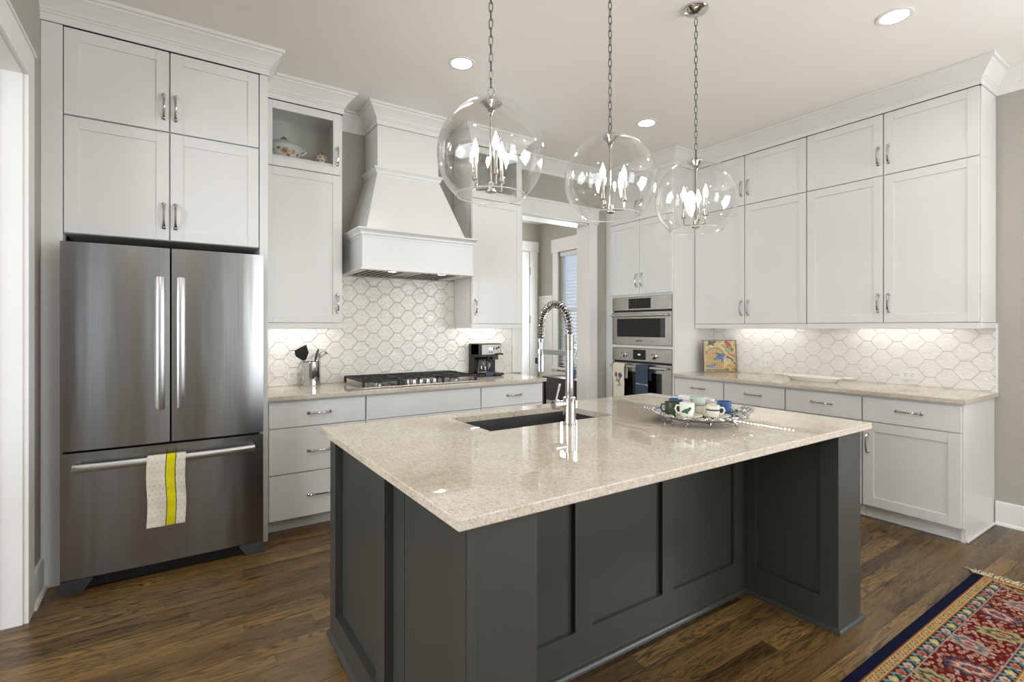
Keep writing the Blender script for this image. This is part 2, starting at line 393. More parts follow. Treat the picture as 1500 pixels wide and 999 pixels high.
# cased opening to the hall
t_ = MB()
t_.box(2.835, OX0 + 0.006, YB - 0.022, YB, 0.92, OZ, 0.003); t_.box(OX1 - 0.006, 3.985, YB - 0.022, YB, 0, OZ, 0.003)
t_.box(2.815, 4.005, YB - 0.028, YB, OZ, 2.70, 0.003); t_.box(2.805, 4.015, YB - 0.036, YB, 2.685, 2.71, 0.003)
struct(t_.build('trim_2', 'trim'))
t_ = MB(); t_.box(OX0, OX0 + 0.015, YB, YB + 0.18, 0, OZ); t_.box(OX1 - 0.015, OX1, YB, YB + 0.18, 0, OZ); t_.box(OX0, OX1, YB, YB + 0.18, OZ - 0.015, OZ)
struct(t_.build('trim_3', 'trim'))
# cased opening in the left wall
t_ = MB()
t_.box(XL, XL + 0.022, 3.205, 3.325, 0, 2.545, 0.003); t_.box(XL, XL + 0.022, -1.25, 3.325, 2.545, 2.685, 0.003); t_.box(XL, XL + 0.03, -1.26, 3.335, 2.675, 2.69, 0.003)
t_.box(-0.745, XL + 0.002, 3.20, 3.222, 0, 2.55, 0.002); t_.box(-0.745, XL + 0.002, -1.2, 3.222, 2.54, 2.562, 0.002)
t_.box(-0.70, -0.66, 3.19, 3.20, 0, 2.55, 0.002)
struct(t_.build('trim_4', 'trim'))
BASE = [(0, 0), (0.030, 0), (0.030, 0.008), (0.024, 0.018), (0.016, 0.022), (0.016, 0.150), (0.010, 0.160), (0, 0.163)]
struct(MB().sweep([(XL, 3.325), (XL, FY)], BASE).build('baseboard_left', 'trim'))
struct(MB().sweep([(XR, 1.083), (XR, -0.6)], BASE).build('baseboard_right', 'trim'))
# hall: crown, wainscot, door, window
struct(MB().sweep([(2.1, 6.40), (XR, 6.40), (XR, YB + 0.18)], CROWN).build('trim_5', 'trim'))
t_ = MB()
t_.box(XR - 0.014, XR, 6.05, 6.40, 0, 1.83, 0.002); t_.box(XR - 0.034, XR, 6.046, 6.399, 1.83, 1.858)
t_.box(XR - 0.014, XR, 4.45, 6.05, 0, 0.72, 0.002)
t_.box(XR - 0.026, XR - 0.0135, 6.051, 6.12, 0.161, 1.829); t_.box(XR - 0.026, XR - 0.0135, 6.33, 6.399, 0.161, 1.829)
t_.box(XR - 0.027, XR - 0.012, 6.121, 6.329, 1.74, 1.829); t_.box(XR - 0.026, XR - 0.012, 4.45, 6.40, 0, 0.16, 0.002)
t_.box(XR - 0.026, XR - 0.012, 4.45, 6.05, 0.60, 0.70, 0.002)
struct(t_.build('trim_6', 'trim'))
t_ = MB()
t_.box(4.585, 4.735, 6.375, 6.40, 0, 2.545, 0.003); t_.box(3.45, 3.60, 6.375, 6.40, 0, 2.545, 0.003); t_.box(3.43, 4.755, 6.368, 6.40, 2.545, 2.70, 0.003)
struct(t_.build('trim_7', 'trim'))
d_ = MB(); d_.box(3.60, 4.572, 6.372, 6.40, 0.01, 2.535, 0.002)
for a, b, c, d in ((3.72, 4.45, 0.25, 1.0), (3.72, 4.45, 1.15, 2.38)):
    d_.box(a, b, 6.362, 6.374, c, d, 0.006)
d1 = struct(d_.build('door_1', 'trim'))
for z in (0.42, 1.50, 2.24): MB().rev([(0.009, -0.06), (0.011, -0.05), (0.011, 0.05), (0.009, 0.06)], (4.578, 6.364, z), seg=10).build('hinge', 'chrome', d1)
# hall window
w_ = MB()
w_.box(XR - 0.022, XR, W1 - 0.004, 6.045, 0.72, 2.50, 0.003); w_.box(XR - 0.022, XR, 4.74, W0 + 0.004, 0.72, 2.50, 0.003)
w_.box(XR - 0.030, XR, 4.71, 6.07, 2.495, 2.69, 0.003); w_.box(XR - 0.05, XR, 4.71, 6.07, 0.75, 0.785, 0.004)
w1 = struct(w_.build('window_1', 'trim'))
f_ = MB()
f_.box(XR + 0.05, XR + 0.09, W0, W0 + 0.05, 0.78, 2.5, 0.002); f_.box(XR + 0.05, XR + 0.09, W1 - 0.05, W1, 0.78, 2.5, 0.002)
f_.box(XR + 0.05, XR + 0.09, W0, W1, 0.78, 0.84, 0.002); f_.box(XR + 0.05, XR + 0.09, W0, W1, 2.44, 2.5, 0.002); f_.box(XR + 0.05, XR + 0.09, W0, W1, 1.60, 1.65, 0.002)
f_.build('sash', 'trim', w1)
box('pane', 'pane', XR + 0.066, XR + 0.072, W0 + 0.04, W1 - 0.04, 0.82, 2.46, w1)

# ------------------------------------------------------------------ handles and cabinet fronts (local: x right, y into the wall, z up; face at y = 0)
def pull(name, parent, c, L, vertical=True, y0=0.0, m='chrome'):
    mb = MB(); pts = []; rs = []
    for i in range(13):
        s = i / 12; o = y0 - 0.006 - 0.026 * math.sin(PI * s) ** 0.55
        a = (s - 0.5) * L; pts.append((c[0], o, c[1] + a) if vertical else (c[0] + a, o, c[1]))
        rs.append(0.0062 + 0.0022 * abs(math.cos(PI * s)) ** 3 - 0.0004)
    mb.tube(pts, rs, 10)
    for sg in (-0.5, 0.5):
        p = (c[0], y0, c[1] + sg * L) if vertical else (c[0] + sg * L, y0, c[1])
        mb.rev([(0.0115, 0), (0.0115, 0.003), (0.008, 0.006), (0.0065, 0.012), (0.008, 0.016), (0.004, 0.019)], p, 'y', 14)
    return mb.build(name, m, parent)
def shaker(parent, x0, x1, z0, z1, fw=0.062, name='door', glass=False):
    mb = MB(); T = 0.02; b = 0.0015
    mb.box(x0, x0 + fw, 0, T, z0, z1, b); mb.box(x1 - fw, x1, 0, T, z0, z1, b)
    mb.box(x0 + fw, x1 - fw, 0, T, z0, z0 + fw, b); mb.box(x0 + fw, x1 - fw, 0, T, z1 - fw, z1, b)
    if not glass: mb.box(x0 + fw - 0.002, x1 - fw + 0.002, 0.007, T - 0.002, z0 + fw - 0.002, z1 - fw + 0.002)
    d = mb.build(name, 'cab', parent)
    if glass: box('glass_pane', 'pane', x0 + fw - 0.004, x1 - fw + 0.004, 0.009, 0.012, z0 + fw - 0.004, z1 - fw + 0.004, d)
    return d
def slab(parent, x0, x1, z0, z1, name='drawer'): return box(name, 'cab', x0, x1, 0, 0.02, z0, z1, parent, 0.0015)
def body(parent, w, z0, z1, depth, y0=0.022, x0=0.0, toe=None):
    mb = MB(); mb.box(x0, w, y0, depth, z0, z1, 0.0008)
    if toe: mb.box(x0 + 0.001, w - 0.001, 0.075, depth, 0.0, z0 + 0.002)
    return mb.build('body', 'cab', parent)
B2 = 0.0                                  # rotation of things on the back wall
RR = -PI / 2                              # rotation of things on the right wall

# ------------------------------------------------------------------ cabinets over the refrigerator
FX0, FX1 = XL + 0.001, 0.51
o = thing('refrigerator_surround', 'tall white painted side panels framing the stainless refrigerator', 'cabinet panel', (FX0, FY, 0))
box('side_panel', 'cab', 0, 0.088, 0, 0.10, 0, cz - 0.002, o, 0.002)
box('side_panel', 'cab', 1.036, 1.084, 0, YB - FY - 0.002, 0, cz - 0.002, o, 0.002)
box('back_strip', 'cab', 0.0, 0.02, 0.10, YB - FY - 0.002, 0, cz - 0.002, o)
for name, lab, z0, z1, hz in (('wall_cabinet', 'white two-door cabinet directly above the refrigerator', 1.880, 2.505, 2.02), ('wall_cabinet', 'topmost white two-door cabinet over the refrigerator, under the crown', 2.514, 2.978, 2.654)):
    o = thing(name, lab, 'cabinet', (-0.484, FY, 0))
    body(o, 0.942, z0 - 0.002, z1 + 0.004, YB - FY - 0.002)
    for x0, x1, hx in ((0.002, 0.4680, 0.443), (0.4750, 0.941, 0.500)):
        d = shaker(o, x0, x1, z0, z1); pull('handle', d, (hx, hz), 0.135)

# ------------------------------------------------------------------ refrigerator
R0 = -0.477; fr = thing('refrigerator', 'stainless steel french-door refrigerator with bottom freezer drawer', 'refrigerator', (R0, 3.42, 0)); RW = 0.94
box('body', 'greyp', 0.012, RW - 0.012, 0.075, 0.76, 0.055, 1.80, fr, 0.004)
box('door_gasket', 'gap', 0.016, RW - 0.016, 0.055, 0.078, 0.085, 1.80, fr)
def bowed(name, x0, x1, z0, z1, bulge):
    """gently bowed steel front: plan outline with an arched face, extruded upward"""
    n = 22; xm, hw = (x0 + x1) / 2, (x1 - x0) / 2; e = 0.004
    poly = [(x0, e + bulge + 0.004)] + [(x0 + 0.001 + (x1 - x0 - 0.002) * i / n, bulge * abs((2 * i / n) - 1) ** 2.2) for i in range(n + 1)] + [(x1, e + bulge + 0.004), (x1, 0.058), (x0, 0.058)]
    return MB().ext(poly, z0, z1, 'xy').build(name, 'steel', fr)
for x0, x1, hx in ((0.0, 0.466, 0.423), (0.473, RW, 0.517)):
    d = bowed('door', x0, x1, 0.735, 1.812, 0.008)
    mb = MB(); n = 15; pts = []
    for i in range(n):
        s = i / (n - 1); pts.append((hx, -0.022 - 0.030 * math.sin(PI * s) ** 0.6, 0.925 + 0.722 * s))
    mb.tube(pts, [0.0195] * n, 12, squash=0.6, ref=(0, 1, 0))
    for z in (0.935, 1.637): mb.box(hx - 0.016, hx + 0.016, -0.03, 0.002, z - 0.014, z + 0.014, 0.004)
    mb.build('handle', 'handle', d)
d = bowed('freezer_drawer', 0, RW, 0.072, 0.722, 0.012)
mb = MB(); pts = [(0.055 + 0.83 * i / 20, -0.028 - 0.032 * math.sin(PI * i / 20) ** 0.6, 0.652) for i in range(21)]
mb.tube(pts, [0.021] * 21, 12, squash=0.62, ref=(0, 1, 0))
for x in (0.065, 0.875): mb.box(x - 0.014, x + 0.014, -0.036, 0.002, 0.637, 0.667, 0.004)
mb.build('handle', 'handle', d)
g = box('toe_grille', 'dark', 0.10, RW - 0.10, 0.03, 0.06, 0.012, 0.066, fr, 0.003)
for i in range(4): box('louvre', 'gap', 0.14, RW - 0.14, 0.024, 0.034, 0.018 + i * 0.012, 0.024 + i * 0.012, g)
for x0, x1, s in ((0.0, 0.09, 1), (RW - 0.09, RW, -1)):
    e = 0.04
    poly = [(x0, 0.0), (x1, 0.0), (x1 + e, 0.06), (x1 + e, 0.068), (x0, 0.068)] if s > 0 else [(x0, 0.0), (x1, 0.0), (x1, 0.068), (x0 - e, 0.068), (x0 - e, 0.06)]
    MB().ext(poly, 0.004, 0.075, 'xz', 0.002).build('foot', 'greyp', fr)

# ------------------------------------------------------------------ hanging towels
def towel(name, label, w, drop, back, colour, loc, rz, n=(60, 120), fold=0.0025):
    """sheet hung over a bar along local x; front at -y"""
    t = thing(name, label, 'towel', loc, rz); nx, ny = n
    Ltot = drop + back; s = np.linspace(-drop, back, ny)[:, None]; x = np.linspace(0, w, nx)[None, :]
    r = 0.026
    y = np.where(s < 0, -r, np.where(s < r * PI, -r * np.cos(s / r), r)); z = np.where(s < 0, s, np.where(s < r * PI, r * np.sin(s / r), -(s - r * PI)))
    wav = fold * np.sin(x / w * 9 + s * 14) * np.clip(-s / 0.08, 0, 1) + fold * 0.6 * np.sin(s * 70 + x * 12) * np.clip(-s / 0.05, 0, 1)
    P = np.stack([x + 0 * s + 0.003 * np.sin(s * 20), y + 0 * x + wav - 0.004 * np.clip(-s, 0, 1), z + 0 * x], -1)
    C = colour(x + 0 * s, s + 0 * x)
    grid_obj('cloth', 'cloth', P, C, t, 0.004)
    return t
def dish_towel(x, s):
    C = np.ones(x.shape + (3,)) * L3(218, 212, 196)
    i = np.floor(s / 0.024); ox = np.where(i % 2 == 0, 0.0, 0.012)
    dx = (x + ox + 0.001) % 0.024 - 0.012; dy = s % 0.024 - 0.012
    C[(dx ** 2 + dy ** 2) < 0.0022 ** 2] = L3(138, 128, 110)
    st = (x > 0.086) & (x < 0.127); C[st] = L3(214, 204, 26)
    dot = st & ((dx ** 2 + dy ** 2) < 0.0022 ** 2); C[dot] = L3(170, 160, 30)
    C[((x > 0.083) & (x < 0.0865)) | ((x > 0.1265) & (x < 0.130))] = L3(44, 42, 40)
    return C
towel('dish_towel', 'cream dotted dish towel with a yellow stripe on the freezer handle', 0.174, 0.355, 0.25, dish_towel, (-0.113, 3.357, 0.655), 0, (90, 200))
def flower_towel(x, s):
    C = np.ones(x.shape + (3,)) * L3(226, 220, 204)
    def blob(cx, cy, rx, ry, c): C[((x - cx) / rx) ** 2 + ((s + cy) / ry) ** 2 < 1] = L3(*c)
    for a in np.linspace(0, 2 * PI, 6)[:-1]:
        blob(0.108 + 0.017 * math.cos(a), 0.105 + 0.017 * math.sin(a), 0.015, 0.015, (112, 104, 140))
        blob(0.048 + 0.012 * math.cos(a), 0.10 + 0.016 * math.sin(a), 0.011, 0.013, (150, 112, 100))
    blob(0.108, 0.105, 0.009, 0.009, (60, 50, 90)); blob(0.048, 0.10, 0.007, 0.008, (96, 56, 50))
    for k in range(7): blob(0.06 + 0.008 * k, 0.14 + 0.012 * k, 0.006, 0.012, (104, 128, 72))
    for k in range(5): blob(0.105 - 0.006 * k, 0.135 + 0.012 * k, 0.012, 0.006, (116, 138, 84))
    blob(0.05, 0.165, 0.012, 0.01, (120, 140, 86)); blob(0.075, 0.215, 0.014, 0.008, (104, 128, 72))
    return C
def blue_towel(x, s):
    C = np.ones(x.shape + (3,)) * L3(72, 82, 100)
    C[(np.abs(s + 0.175 + 0.04 * (x - 0.08)) < 0.003)] = L3(190, 196, 205)
    return C

# ------------------------------------------------------------------ left upper cabinets
def glass_cabinet(name, label, x0, w, dx0, dx1, hx):
    o = thing(name, label, 'cabinet', (x0, LY, 0)); D = YB - LY - 0.002
    z0, z1 = 2.512, cz - 0.002
    box('side_panel', 'cab', 0, 0.018, 0.022, D, z0, z1, o); box('side_panel', 'cab', w - 0.018, w, 0.022, D, z0, z1, o)
    box('bottom_panel', 'cab', 0.018, w - 0.018, 0.022, D, z0, z0 + 0.090, o); box('top_panel', 'cab', 0.018, w - 0.018, 0.022, D, z1 - 0.02, z1, o)
    if dx0 > 0.01: box('filler', 'cab', 0, dx0 - 0.002, 0.004, 0.0215, z0, z1, o)
    box('back_panel', 'inside', 0.018, w - 0.018, D - 0.012, D - 0.004, z0 + 0.090, z1 - 0.02, o)
    d = shaker(o, dx0, dx1, 2.520, 2.979, 0.056, glass=True); pull('handle', d, (hx, 2.66), 0.128)
    return o
glass_cabinet('glass_cabinet', 'small glass-front white cabinet holding painted pottery, beside the refrigerator top', 0.511, 0.564, 0.02, 0.549, 0.523)
glass_cabinet('glass_cabinet', 'small glass-front white cabinet right of the hood chimney, seen through the first globe', 2.19, 0.545, 0.006, 0.537, 0.036)
def tall_upper(label, x0, w, dx0, dx1, hx):
    o = thing('wall_cabinet', label, 'cabinet', (x0, LY, 0)); D = YB - LY - 0.002
    mb = MB(); mb.box(0, w, 0.022, D, 1.405, 2.510, 0.001); mb.box(0, dx0 + 0.01, 0.012, 0.03, 1.405, 2.51)
    mb.build('body', 'cab', o)
    mb = MB(); mb.box(-0.0, w + 0.004, 0.004, 0.024, 1.362, 1.404, 0.003); mb.box(0, 0.018, 0.024, D, 1.366, 1.404); mb.box(w - 0.018, w, 0.024, D, 1.366, 1.404)
    mb.build('light_rail', 'cab', o)
    d = shaker(o, dx0, dx1, 1.408, 2.513, 0.058); pull('handle', d, (hx, 1.553), 0.128)
    return o
tall_upper('tall narrow white wall cabinet between the refrigerator and the range hood', 0.511, 0.564, 0.02, 0.549, 0.523)
tall_upper('tall narrow white wall cabinet right of the hood, above the coffee maker', 2.19, 0.545, 0.006, 0.537, 0.036)

# ------------------------------------------------------------------ range hood
ho = thing('range_hood', 'white painted wooden range hood with sloped canopy over the gas cooktop', 'range hood', (1.61, YB - 0.001, 1.795))
def L(x, y, z): return (x - 1.61, y - YB + 0.001, z - 1.795)
HB0, HB1, HBY = 1.15, 2.07, 3.69
mb = MB(); mb.box(HX0 - 1.61, HX1 - 1.61, HY - YB, 0, 2.60 - 1.795, cz - 0.002 - 1.795, 0.0015); mb.build('chimney', 'cab', ho)
mb = MB(); mb.hexa([L(HB0 + 0.04, HBY + 0.035, 2.09), L(HB1 - 0.04, HBY + 0.035, 2.09), L(HB1 - 0.04, YB - 0.001, 2.09), L(HB0 + 0.04, YB - 0.001, 2.09)],
                   [L(HX0, HY, 2.61), L(HX1, HY, 2.61), L(HX1, YB - 0.001, 2.61), L(HX0, YB - 0.001, 2.61)])
mb.build('canopy', 'cab', ho)
def hoodring(z0, prof, x0, x1, y, nm):
    mb = MB(); p = [(x0 - 1.61, 0), (x0 - 1.61, y - YB), (x1 - 1.61, y - YB), (x1 - 1.61, 0)]
    # travel so that 'right' points outward: left side towards the viewer, then along +x, then back
    mb.sweep(p, [(o, z0 - 1.795 + z) for o, z in prof]); return mb.build(nm, 'cab', ho)
NECK = [(-0.004, 0), (0.004, 0), (0.006, 0.012), (0.014, 0.018), (0.016, 0.032), (0.030, 0.048), (0.034, 0.050), (0.034, 0.060), (-0.004, 0.060)]
hoodring(2.585, NECK, HX0, HX1, HY, 'neck_moulding')
SH = [(-0.01, 0), (0.004, 0), (0.006, 0.014), (0.014, 0.020), (0.015, 0.034), (0.030, 0.052), (0.038, 0.055), (0.038, 0.066), (-0.04, 0.066), (-0.04, 0.05)]
hoodring(2.035, SH, HB0, HB1, HBY, 'shelf_moulding')
mb = MB(); y0 = HBY - YB; h = 2.045 - 1.795
mb.box(HB0 - 1.61, HB1 - 1.61, y0, y0 + 0.03, 0.012, h); mb.box(HB0 - 1.61, HB0 + 0.03 - 1.61, y0 + 0.03, 0, 0.012, h); mb.box(HB1 - 0.03 - 1.61, HB1 - 1.61, y0 + 0.03, 0, 0.012, h)
mb.box(HB0 + 0.03 - 1.61, HB1 - 0.03 - 1.61, y0 + 0.03, 0, h - 0.02, h)
mb.build('apron', 'cab', ho)
hoodring(1.797, [(-0.05, 0), (0.012, 0), (0.014, 0.006), (0.012, 0.014), (-0.05, 0.014)], HB0, HB1, HBY, 'bottom_lip')
lin = MB(); lin.box(-0.41, 0.41, y0 + 0.05, -0.03, 0.022, 0.03); ln = lin.build('liner', 'filter', ho)
for c in (-0.23, 0.23):
    f = box('filter', 'filter', c - 0.17, c + 0.17, y0 + 0.12, -0.05, 0.012, 0.022, ho)
    mb = MB()
    for k in range(6): mb.box(c - 0.150 + k * 0.053, c - 0.124 + k * 0.053, y0 + 0.13, -0.06, 0.0095, 0.0125)
    mb.build('slot', 'gap', f)
for c in (-0.20, 0.22): MB().rev([(0.03, 0.0), (0.03, 0.012), (0.024, 0.016)], (c, y0 + 0.085, 0.006), seg=20).build('lamp', 'hoodlamp', ho)

# ------------------------------------------------------------------ base cabinets along the back wall
BY = 3.655; CT = 0.92
DB = YB - BY - 0.003
o = thing('drawer_cabinet', 'white base cabinet with a stack of three drawers, beside the refrigerator', 'cabinet', (0.513, BY, 0)); body(o, 0.653, 0.088, 0.888, DB, toe=1)
for z0, z1, hz in ((0.704, 0.872, 0.79), (0.396, 0.697, 0.535), (0.092, 0.389, 0.235)):
    d = slab(o, 0.014, 0.647, z0, z1); pull('handle', d, (0.33, hz), 0.14, False)
o = thing('base_cabinet', 'white base cabinet with a wide blank panel, under the gas cooktop', 'cabinet', (1.167, BY, 0)); body(o, 0.962, 0.088, 0.888, DB, toe=1)
slab(o, 0.006, 0.957, 0.703, 0.872, 'false_front')
for x0, x1, hx in ((0.003, 0.479, 0.44), (0.483, 0.959, 0.522)):
    d = shaker(o, x0, x1, 0.092, 0.698); pull('handle', d, (hx, 0.55), 0.135)
o = thing('base_cabinet', 'white base cabinet with a drawer, below the coffee maker', 'cabinet', (2.13, BY, 0)); body(o, 0.64, 0.088, 0.888, DB, toe=1)
d = slab(o, 0.006, 0.637, 0.703, 0.872); pull('handle', d, (0.33, 0.79), 0.14, False)
d = shaker(o, 0.003, 0.637, 0.092, 0.698); pull('handle', d, (0.04, 0.55), 0.135)

def countertop(name, label, x0, x1, y0, y1, z0=0.89, z1=CT, hole=None):
    mb = MB()
    if hole is None: mb.box(x0, x1, y0, y1, z0, z1, 0.003)
    else:
        a, b, c, d = hole; t = bmesh.new()
        def rect(z, q, bl=0): return [t.verts.new((q[i][0], q[i][1], z)) for i in range(4)]
        e = 0.003
        O = [(x0, y0), (x1, y0), (x1, y1), (x0, y1)]; Oi = [(x0 + e, y0 + e), (x1 - e, y0 + e), (x1 - e, y1 - e), (x0 + e, y1 - e)]; I = [(a, c), (b, c), (b, d), (a, d)]
        ob, o0, o1, ot = rect(z0, Oi), rect(z0 + e, O), rect(z1 - e, O), rect(z1, Oi); ib, it = rect(z0, I), rect(z1, I)
        for A, B in ((ob, o0), (o0, o1), (o1, ot), (ot, it), (it, ib), (ib, ob)):
            for i in range(4): t.faces.new((A[i], A[(i + 1) % 4], B[(i + 1) % 4], B[i]))
        mb._merge(t)
    return tag(mb.build(name, 'quartz'), label, 'countertop')
countertop('countertop', 'beige quartz countertop along the back wall, holding the gas cooktop', 0.512, 2.785, 3.612, YB - 0.001)

# ------------------------------------------------------------------ backsplashes
mb = MB(); mb.box(0.512, 2.832, YB - 0.009, YB - 0.0005, CT + 0.001, 1.402); mb.box(1.077, 2.188, YB - 0.009, YB - 0.0005, 1.402, 1.796)
tag(mb.build('backsplash', 'tile_b'), 'white arabesque tile backsplash behind the gas cooktop', 'backsplash')
tag(box('backsplash', 'tile_r', XR - 0.009, XR - 0.0005, 1.083, 3.303, CT + 0.001, 1.402), 'white arabesque tile backsplash below the long run of right-hand wall cabinets', 'backsplash')
struct(box('trim_8', 'trim', XR - 0.012, XR - 0.0005, 1.070, 1.0825, CT, 1.402))

# ------------------------------------------------------------------ gas cooktop
ck = thing('gas_cooktop', 'stainless gas cooktop with black cast iron grates set in the back counter', 'cooktop', (1.15, 3.685, CT + 0.0005)); CW, CDp = 0.975, 0.515
box('plate', 'steelh', 0, CW, 0, CDp, 0, 0.012, ck, 0.005)
for bx, by, r in ((0.16, 0.13, 0.04), (0.16, 0.38, 0.05), (0.487, 0.30, 0.06), (0.81, 0.13, 0.05), (0.81, 0.38, 0.04)):
    b = MB().rev([(r, 0.012), (r, 0.02), (r * 0.8, 0.024), (r * 0.8, 0.03)], (bx, by, 0), seg=24).build('burner', 'steelh', ck)
    MB().rev([(r * 0.78, 0.03), (r * 0.78, 0.036), (r * 0.6, 0.04)], (bx, by, 0), seg=24).build('burner_cap', 'iron', b)
for x0, x1, y0 in ((0.015, 0.315, 0.02), (0.325, 0.65, 0.12), (0.66, 0.96, 0.02)):
    mb = MB(); y1 = CDp - 0.015; zt = 0.060; hb = 0.007
    for x in (x0, x1): mb.box(x - hb, x + hb, y0, y1, zt - 0.014, zt, 0.003)
    for y in (y0, (y0 + y1) / 2, y1): mb.box(x0, x1, y - hb, y + hb, zt - 0.014, zt, 0.003)
    cx = (x0 + x1) / 2; mb.box(cx - hb, cx + hb, y0, y1, zt - 0.014, zt + 0.002, 0.003)
    for q in (0.25, 0.75):
        yy = y0 + (y1 - y0) * q
        mb.box(x0, cx - 0.03, yy - hb, yy + hb, zt - 0.012, zt + 0.004, 0.003); mb.box(cx + 0.03, x1, yy - hb, yy + hb, zt - 0.012, zt + 0.004, 0.003)
    for x in (x0, x1):
        for y in (y0 + 0.005, y1 - 0.005): mb.box(x - 0.009, x + 0.009, y - 0.009, y + 0.009, 0.012, zt - 0.01, 0.002)
    mb.build('grate', 'iron', ck)
for i in range(5):
    x = 0.37 + i * 0.058; k = MB().rev([(0.021, 0.012), (0.021, 0.016), (0.017, 0.018), (0.016, 0.042), (0.013, 0.046)], (x, 0.06 + (i % 2) * 0.0, 0), seg=18).build('knob', 'steelh', ck)
    box('grip', 'dark', x - 0.003, x + 0.003, 0.044, 0.076, 0.042, 0.050, k, 0.001)

# ------------------------------------------------------------------ utensil crock and utensils
cx, cy = 0.90, 4.165
tag(MB().rev([(0.0, 0.0), (0.066, 0.0), (0.068, 0.004), (0.068, 0.183), (0.066, 0.185), (0.064, 0.183), (0.064, 0.008), (0.0, 0.008)], (cx, cy, CT + 0.0006), seg=40, cap=False).build('utensil_crock', 'chrome'),
    'shiny chrome crock full of cooking utensils on the back counter', 'utensil holder')
def along(p, q, n=6): return [Vector(p).lerp(Vector(q), i / (n - 1)) for i in range(n)]
base = CT + 0.012
u = thing('turner', 'black square-headed turner with steel handle standing in the chrome crock', 'turner', (cx - 0.010, cy, base))
MB().tube(along((-0.004, 0.0, 0), (-0.045, -0.01, 0.21)), 0.006, 8).build('handle', 'chrome', u)
hd = MB().ext([(-0.012, -0.06), (0.012, -0.06), (0.045, -0.01), (0.042, 0.055), (-0.05, 0.03), (-0.052, -0.015)], -0.003, 0.003, 'xz', 0.001).build('blade', 'dark', u)
hd.location = (-0.058, -0.012, 0.245); hd.rotation_euler = (0, math.radians(-14), math.radians(-14))
u = thing('serving_knife', 'slim dark-handled utensil standing upright in the chrome crock', 'utensil', (cx, cy + 0.01, base))
MB().tube(along((-0.02, 0, 0), (0.03, 0, 0.19)), 0.005, 8).build('shaft', 'chrome', u)
MB().tube(along((0.028, 0, 0.17), (0.056, 0, 0.272), 7), [0.006, 0.009, 0.011, 0.0115, 0.011, 0.009, 0.004], 10, squash=0.5, ref=(0, 1, 0)).build('handle', 'greyp', u)
u = thing('ladle', 'chrome ladle with its bowl up, rightmost in the chrome crock', 'ladle', (cx + 0.004, cy - 0.005, base))
MB().tube(along((0.004, 0.004, 0), (0.055, 0.01, 0.215)), 0.0045, 8).build('handle', 'chrome', u)
MB().rev([(0.004, -0.026), (0.022, -0.022), (0.036, -0.008), (0.041, 0.008), (0.039, 0.008), (0.034, -0.006), (0.02, -0.019), (0.003, -0.023)], (0, 0, 0), seg=24).build('bowl', 'chrome', u).matrix_local = Matrix.Translation((0.085, 0.012, 0.225)) @ Matrix.Rotation(math.radians(150), 4, 'Y')
u = thing('whisk', 'small wire whisk standing between turner and ladle in the chrome crock', 'whisk', (cx + 0.0, cy - 0.024, base))
MB().tube(along((0.004, -0.006, 0), (0.045, 0, 0.17)), 0.005, 8).build('handle', 'chrome', u)
mb = MB()
for k in range(5):
    a = PI * k / 5; pts = []
    for i in range(13):
        s = i / 12 * 2 - 1; rr = 0.017 * math.cos(s * PI / 2) ** 0.6 if abs(s) < 1 else 0
        lo = 0.05 * (1 - abs(s)); sd = (1 if s > 0 else -1) * 0.017 * math.sin(min(1, (1 - abs(s)) * 1.6) * PI / 2) * (abs(s) ** 0.5)
        pts.append((0.045 + math.cos(a) * sd + 0.3 * lo, math.sin(a) * sd, 0.168 + lo))
    mb.tube(pts, 0.0011, 5)
mb.build('wires', 'chrome', u)
u = thing('skewer_fork', 'thin wire fork poking out left behind the black turner', 'fork', (cx - 0.008, cy + 0.02, base))
MB().tube(along((0.03, 0, 0), (-0.05, 0, 0.20)) + along((-0.07, 0.0, 0.228), (-0.125, 0.0, 0.236), 4), 0.0022, 6).build('shaft', 'chrome', u)
mb = MB()
for dz in (-0.006, 0.006): mb.tube([(-0.085, 0, 0.23), (-0.10, 0, 0.233 + dz), (-0.128, 0, 0.237 + dz)], 0.0015, 5)
mb.build('tine', 'chrome', u)

def outlet(label, loc, rz):
    o = thing('wall_outlet', label, 'outlet', loc, rz)
    box('plate', 'outlet', -0.06, 0.06, -0.006, 0, -0.037, 0.037, o, 0.002)
    for sx in (-0.022, 0.022):
        r = box('socket', 'outlet', sx - 0.015, sx + 0.015, -0.009, -0.005, -0.017, 0.017, o, 0.003)
        mb = MB(); mb.box(sx - 0.007, sx - 0.004, -0.0095, -0.0088, 0.002, 0.011); mb.box(sx + 0.004, sx + 0.007, -0.0095, -0.0088, 0.002, 0.011); mb.rev([(0.003, 0), (0.003, 0.0006)], (sx, -0.0089, -0.008), 'y', 10)
        mb.build('slot', 'gap', r)
    return o
outlet('white double outlet in the tile, half hidden by the chrome utensil crock', (0.80, YB - 0.0095, 1.003), 0)
outlet('white double outlet in the right-hand tile, near the counter end', (XR - 0.0095, 1.585, 1.004), RR)
outlet('white double outlet in the right-hand tile, between bird picture and platter', (XR - 0.0095, 2.74, 1.03), RR)

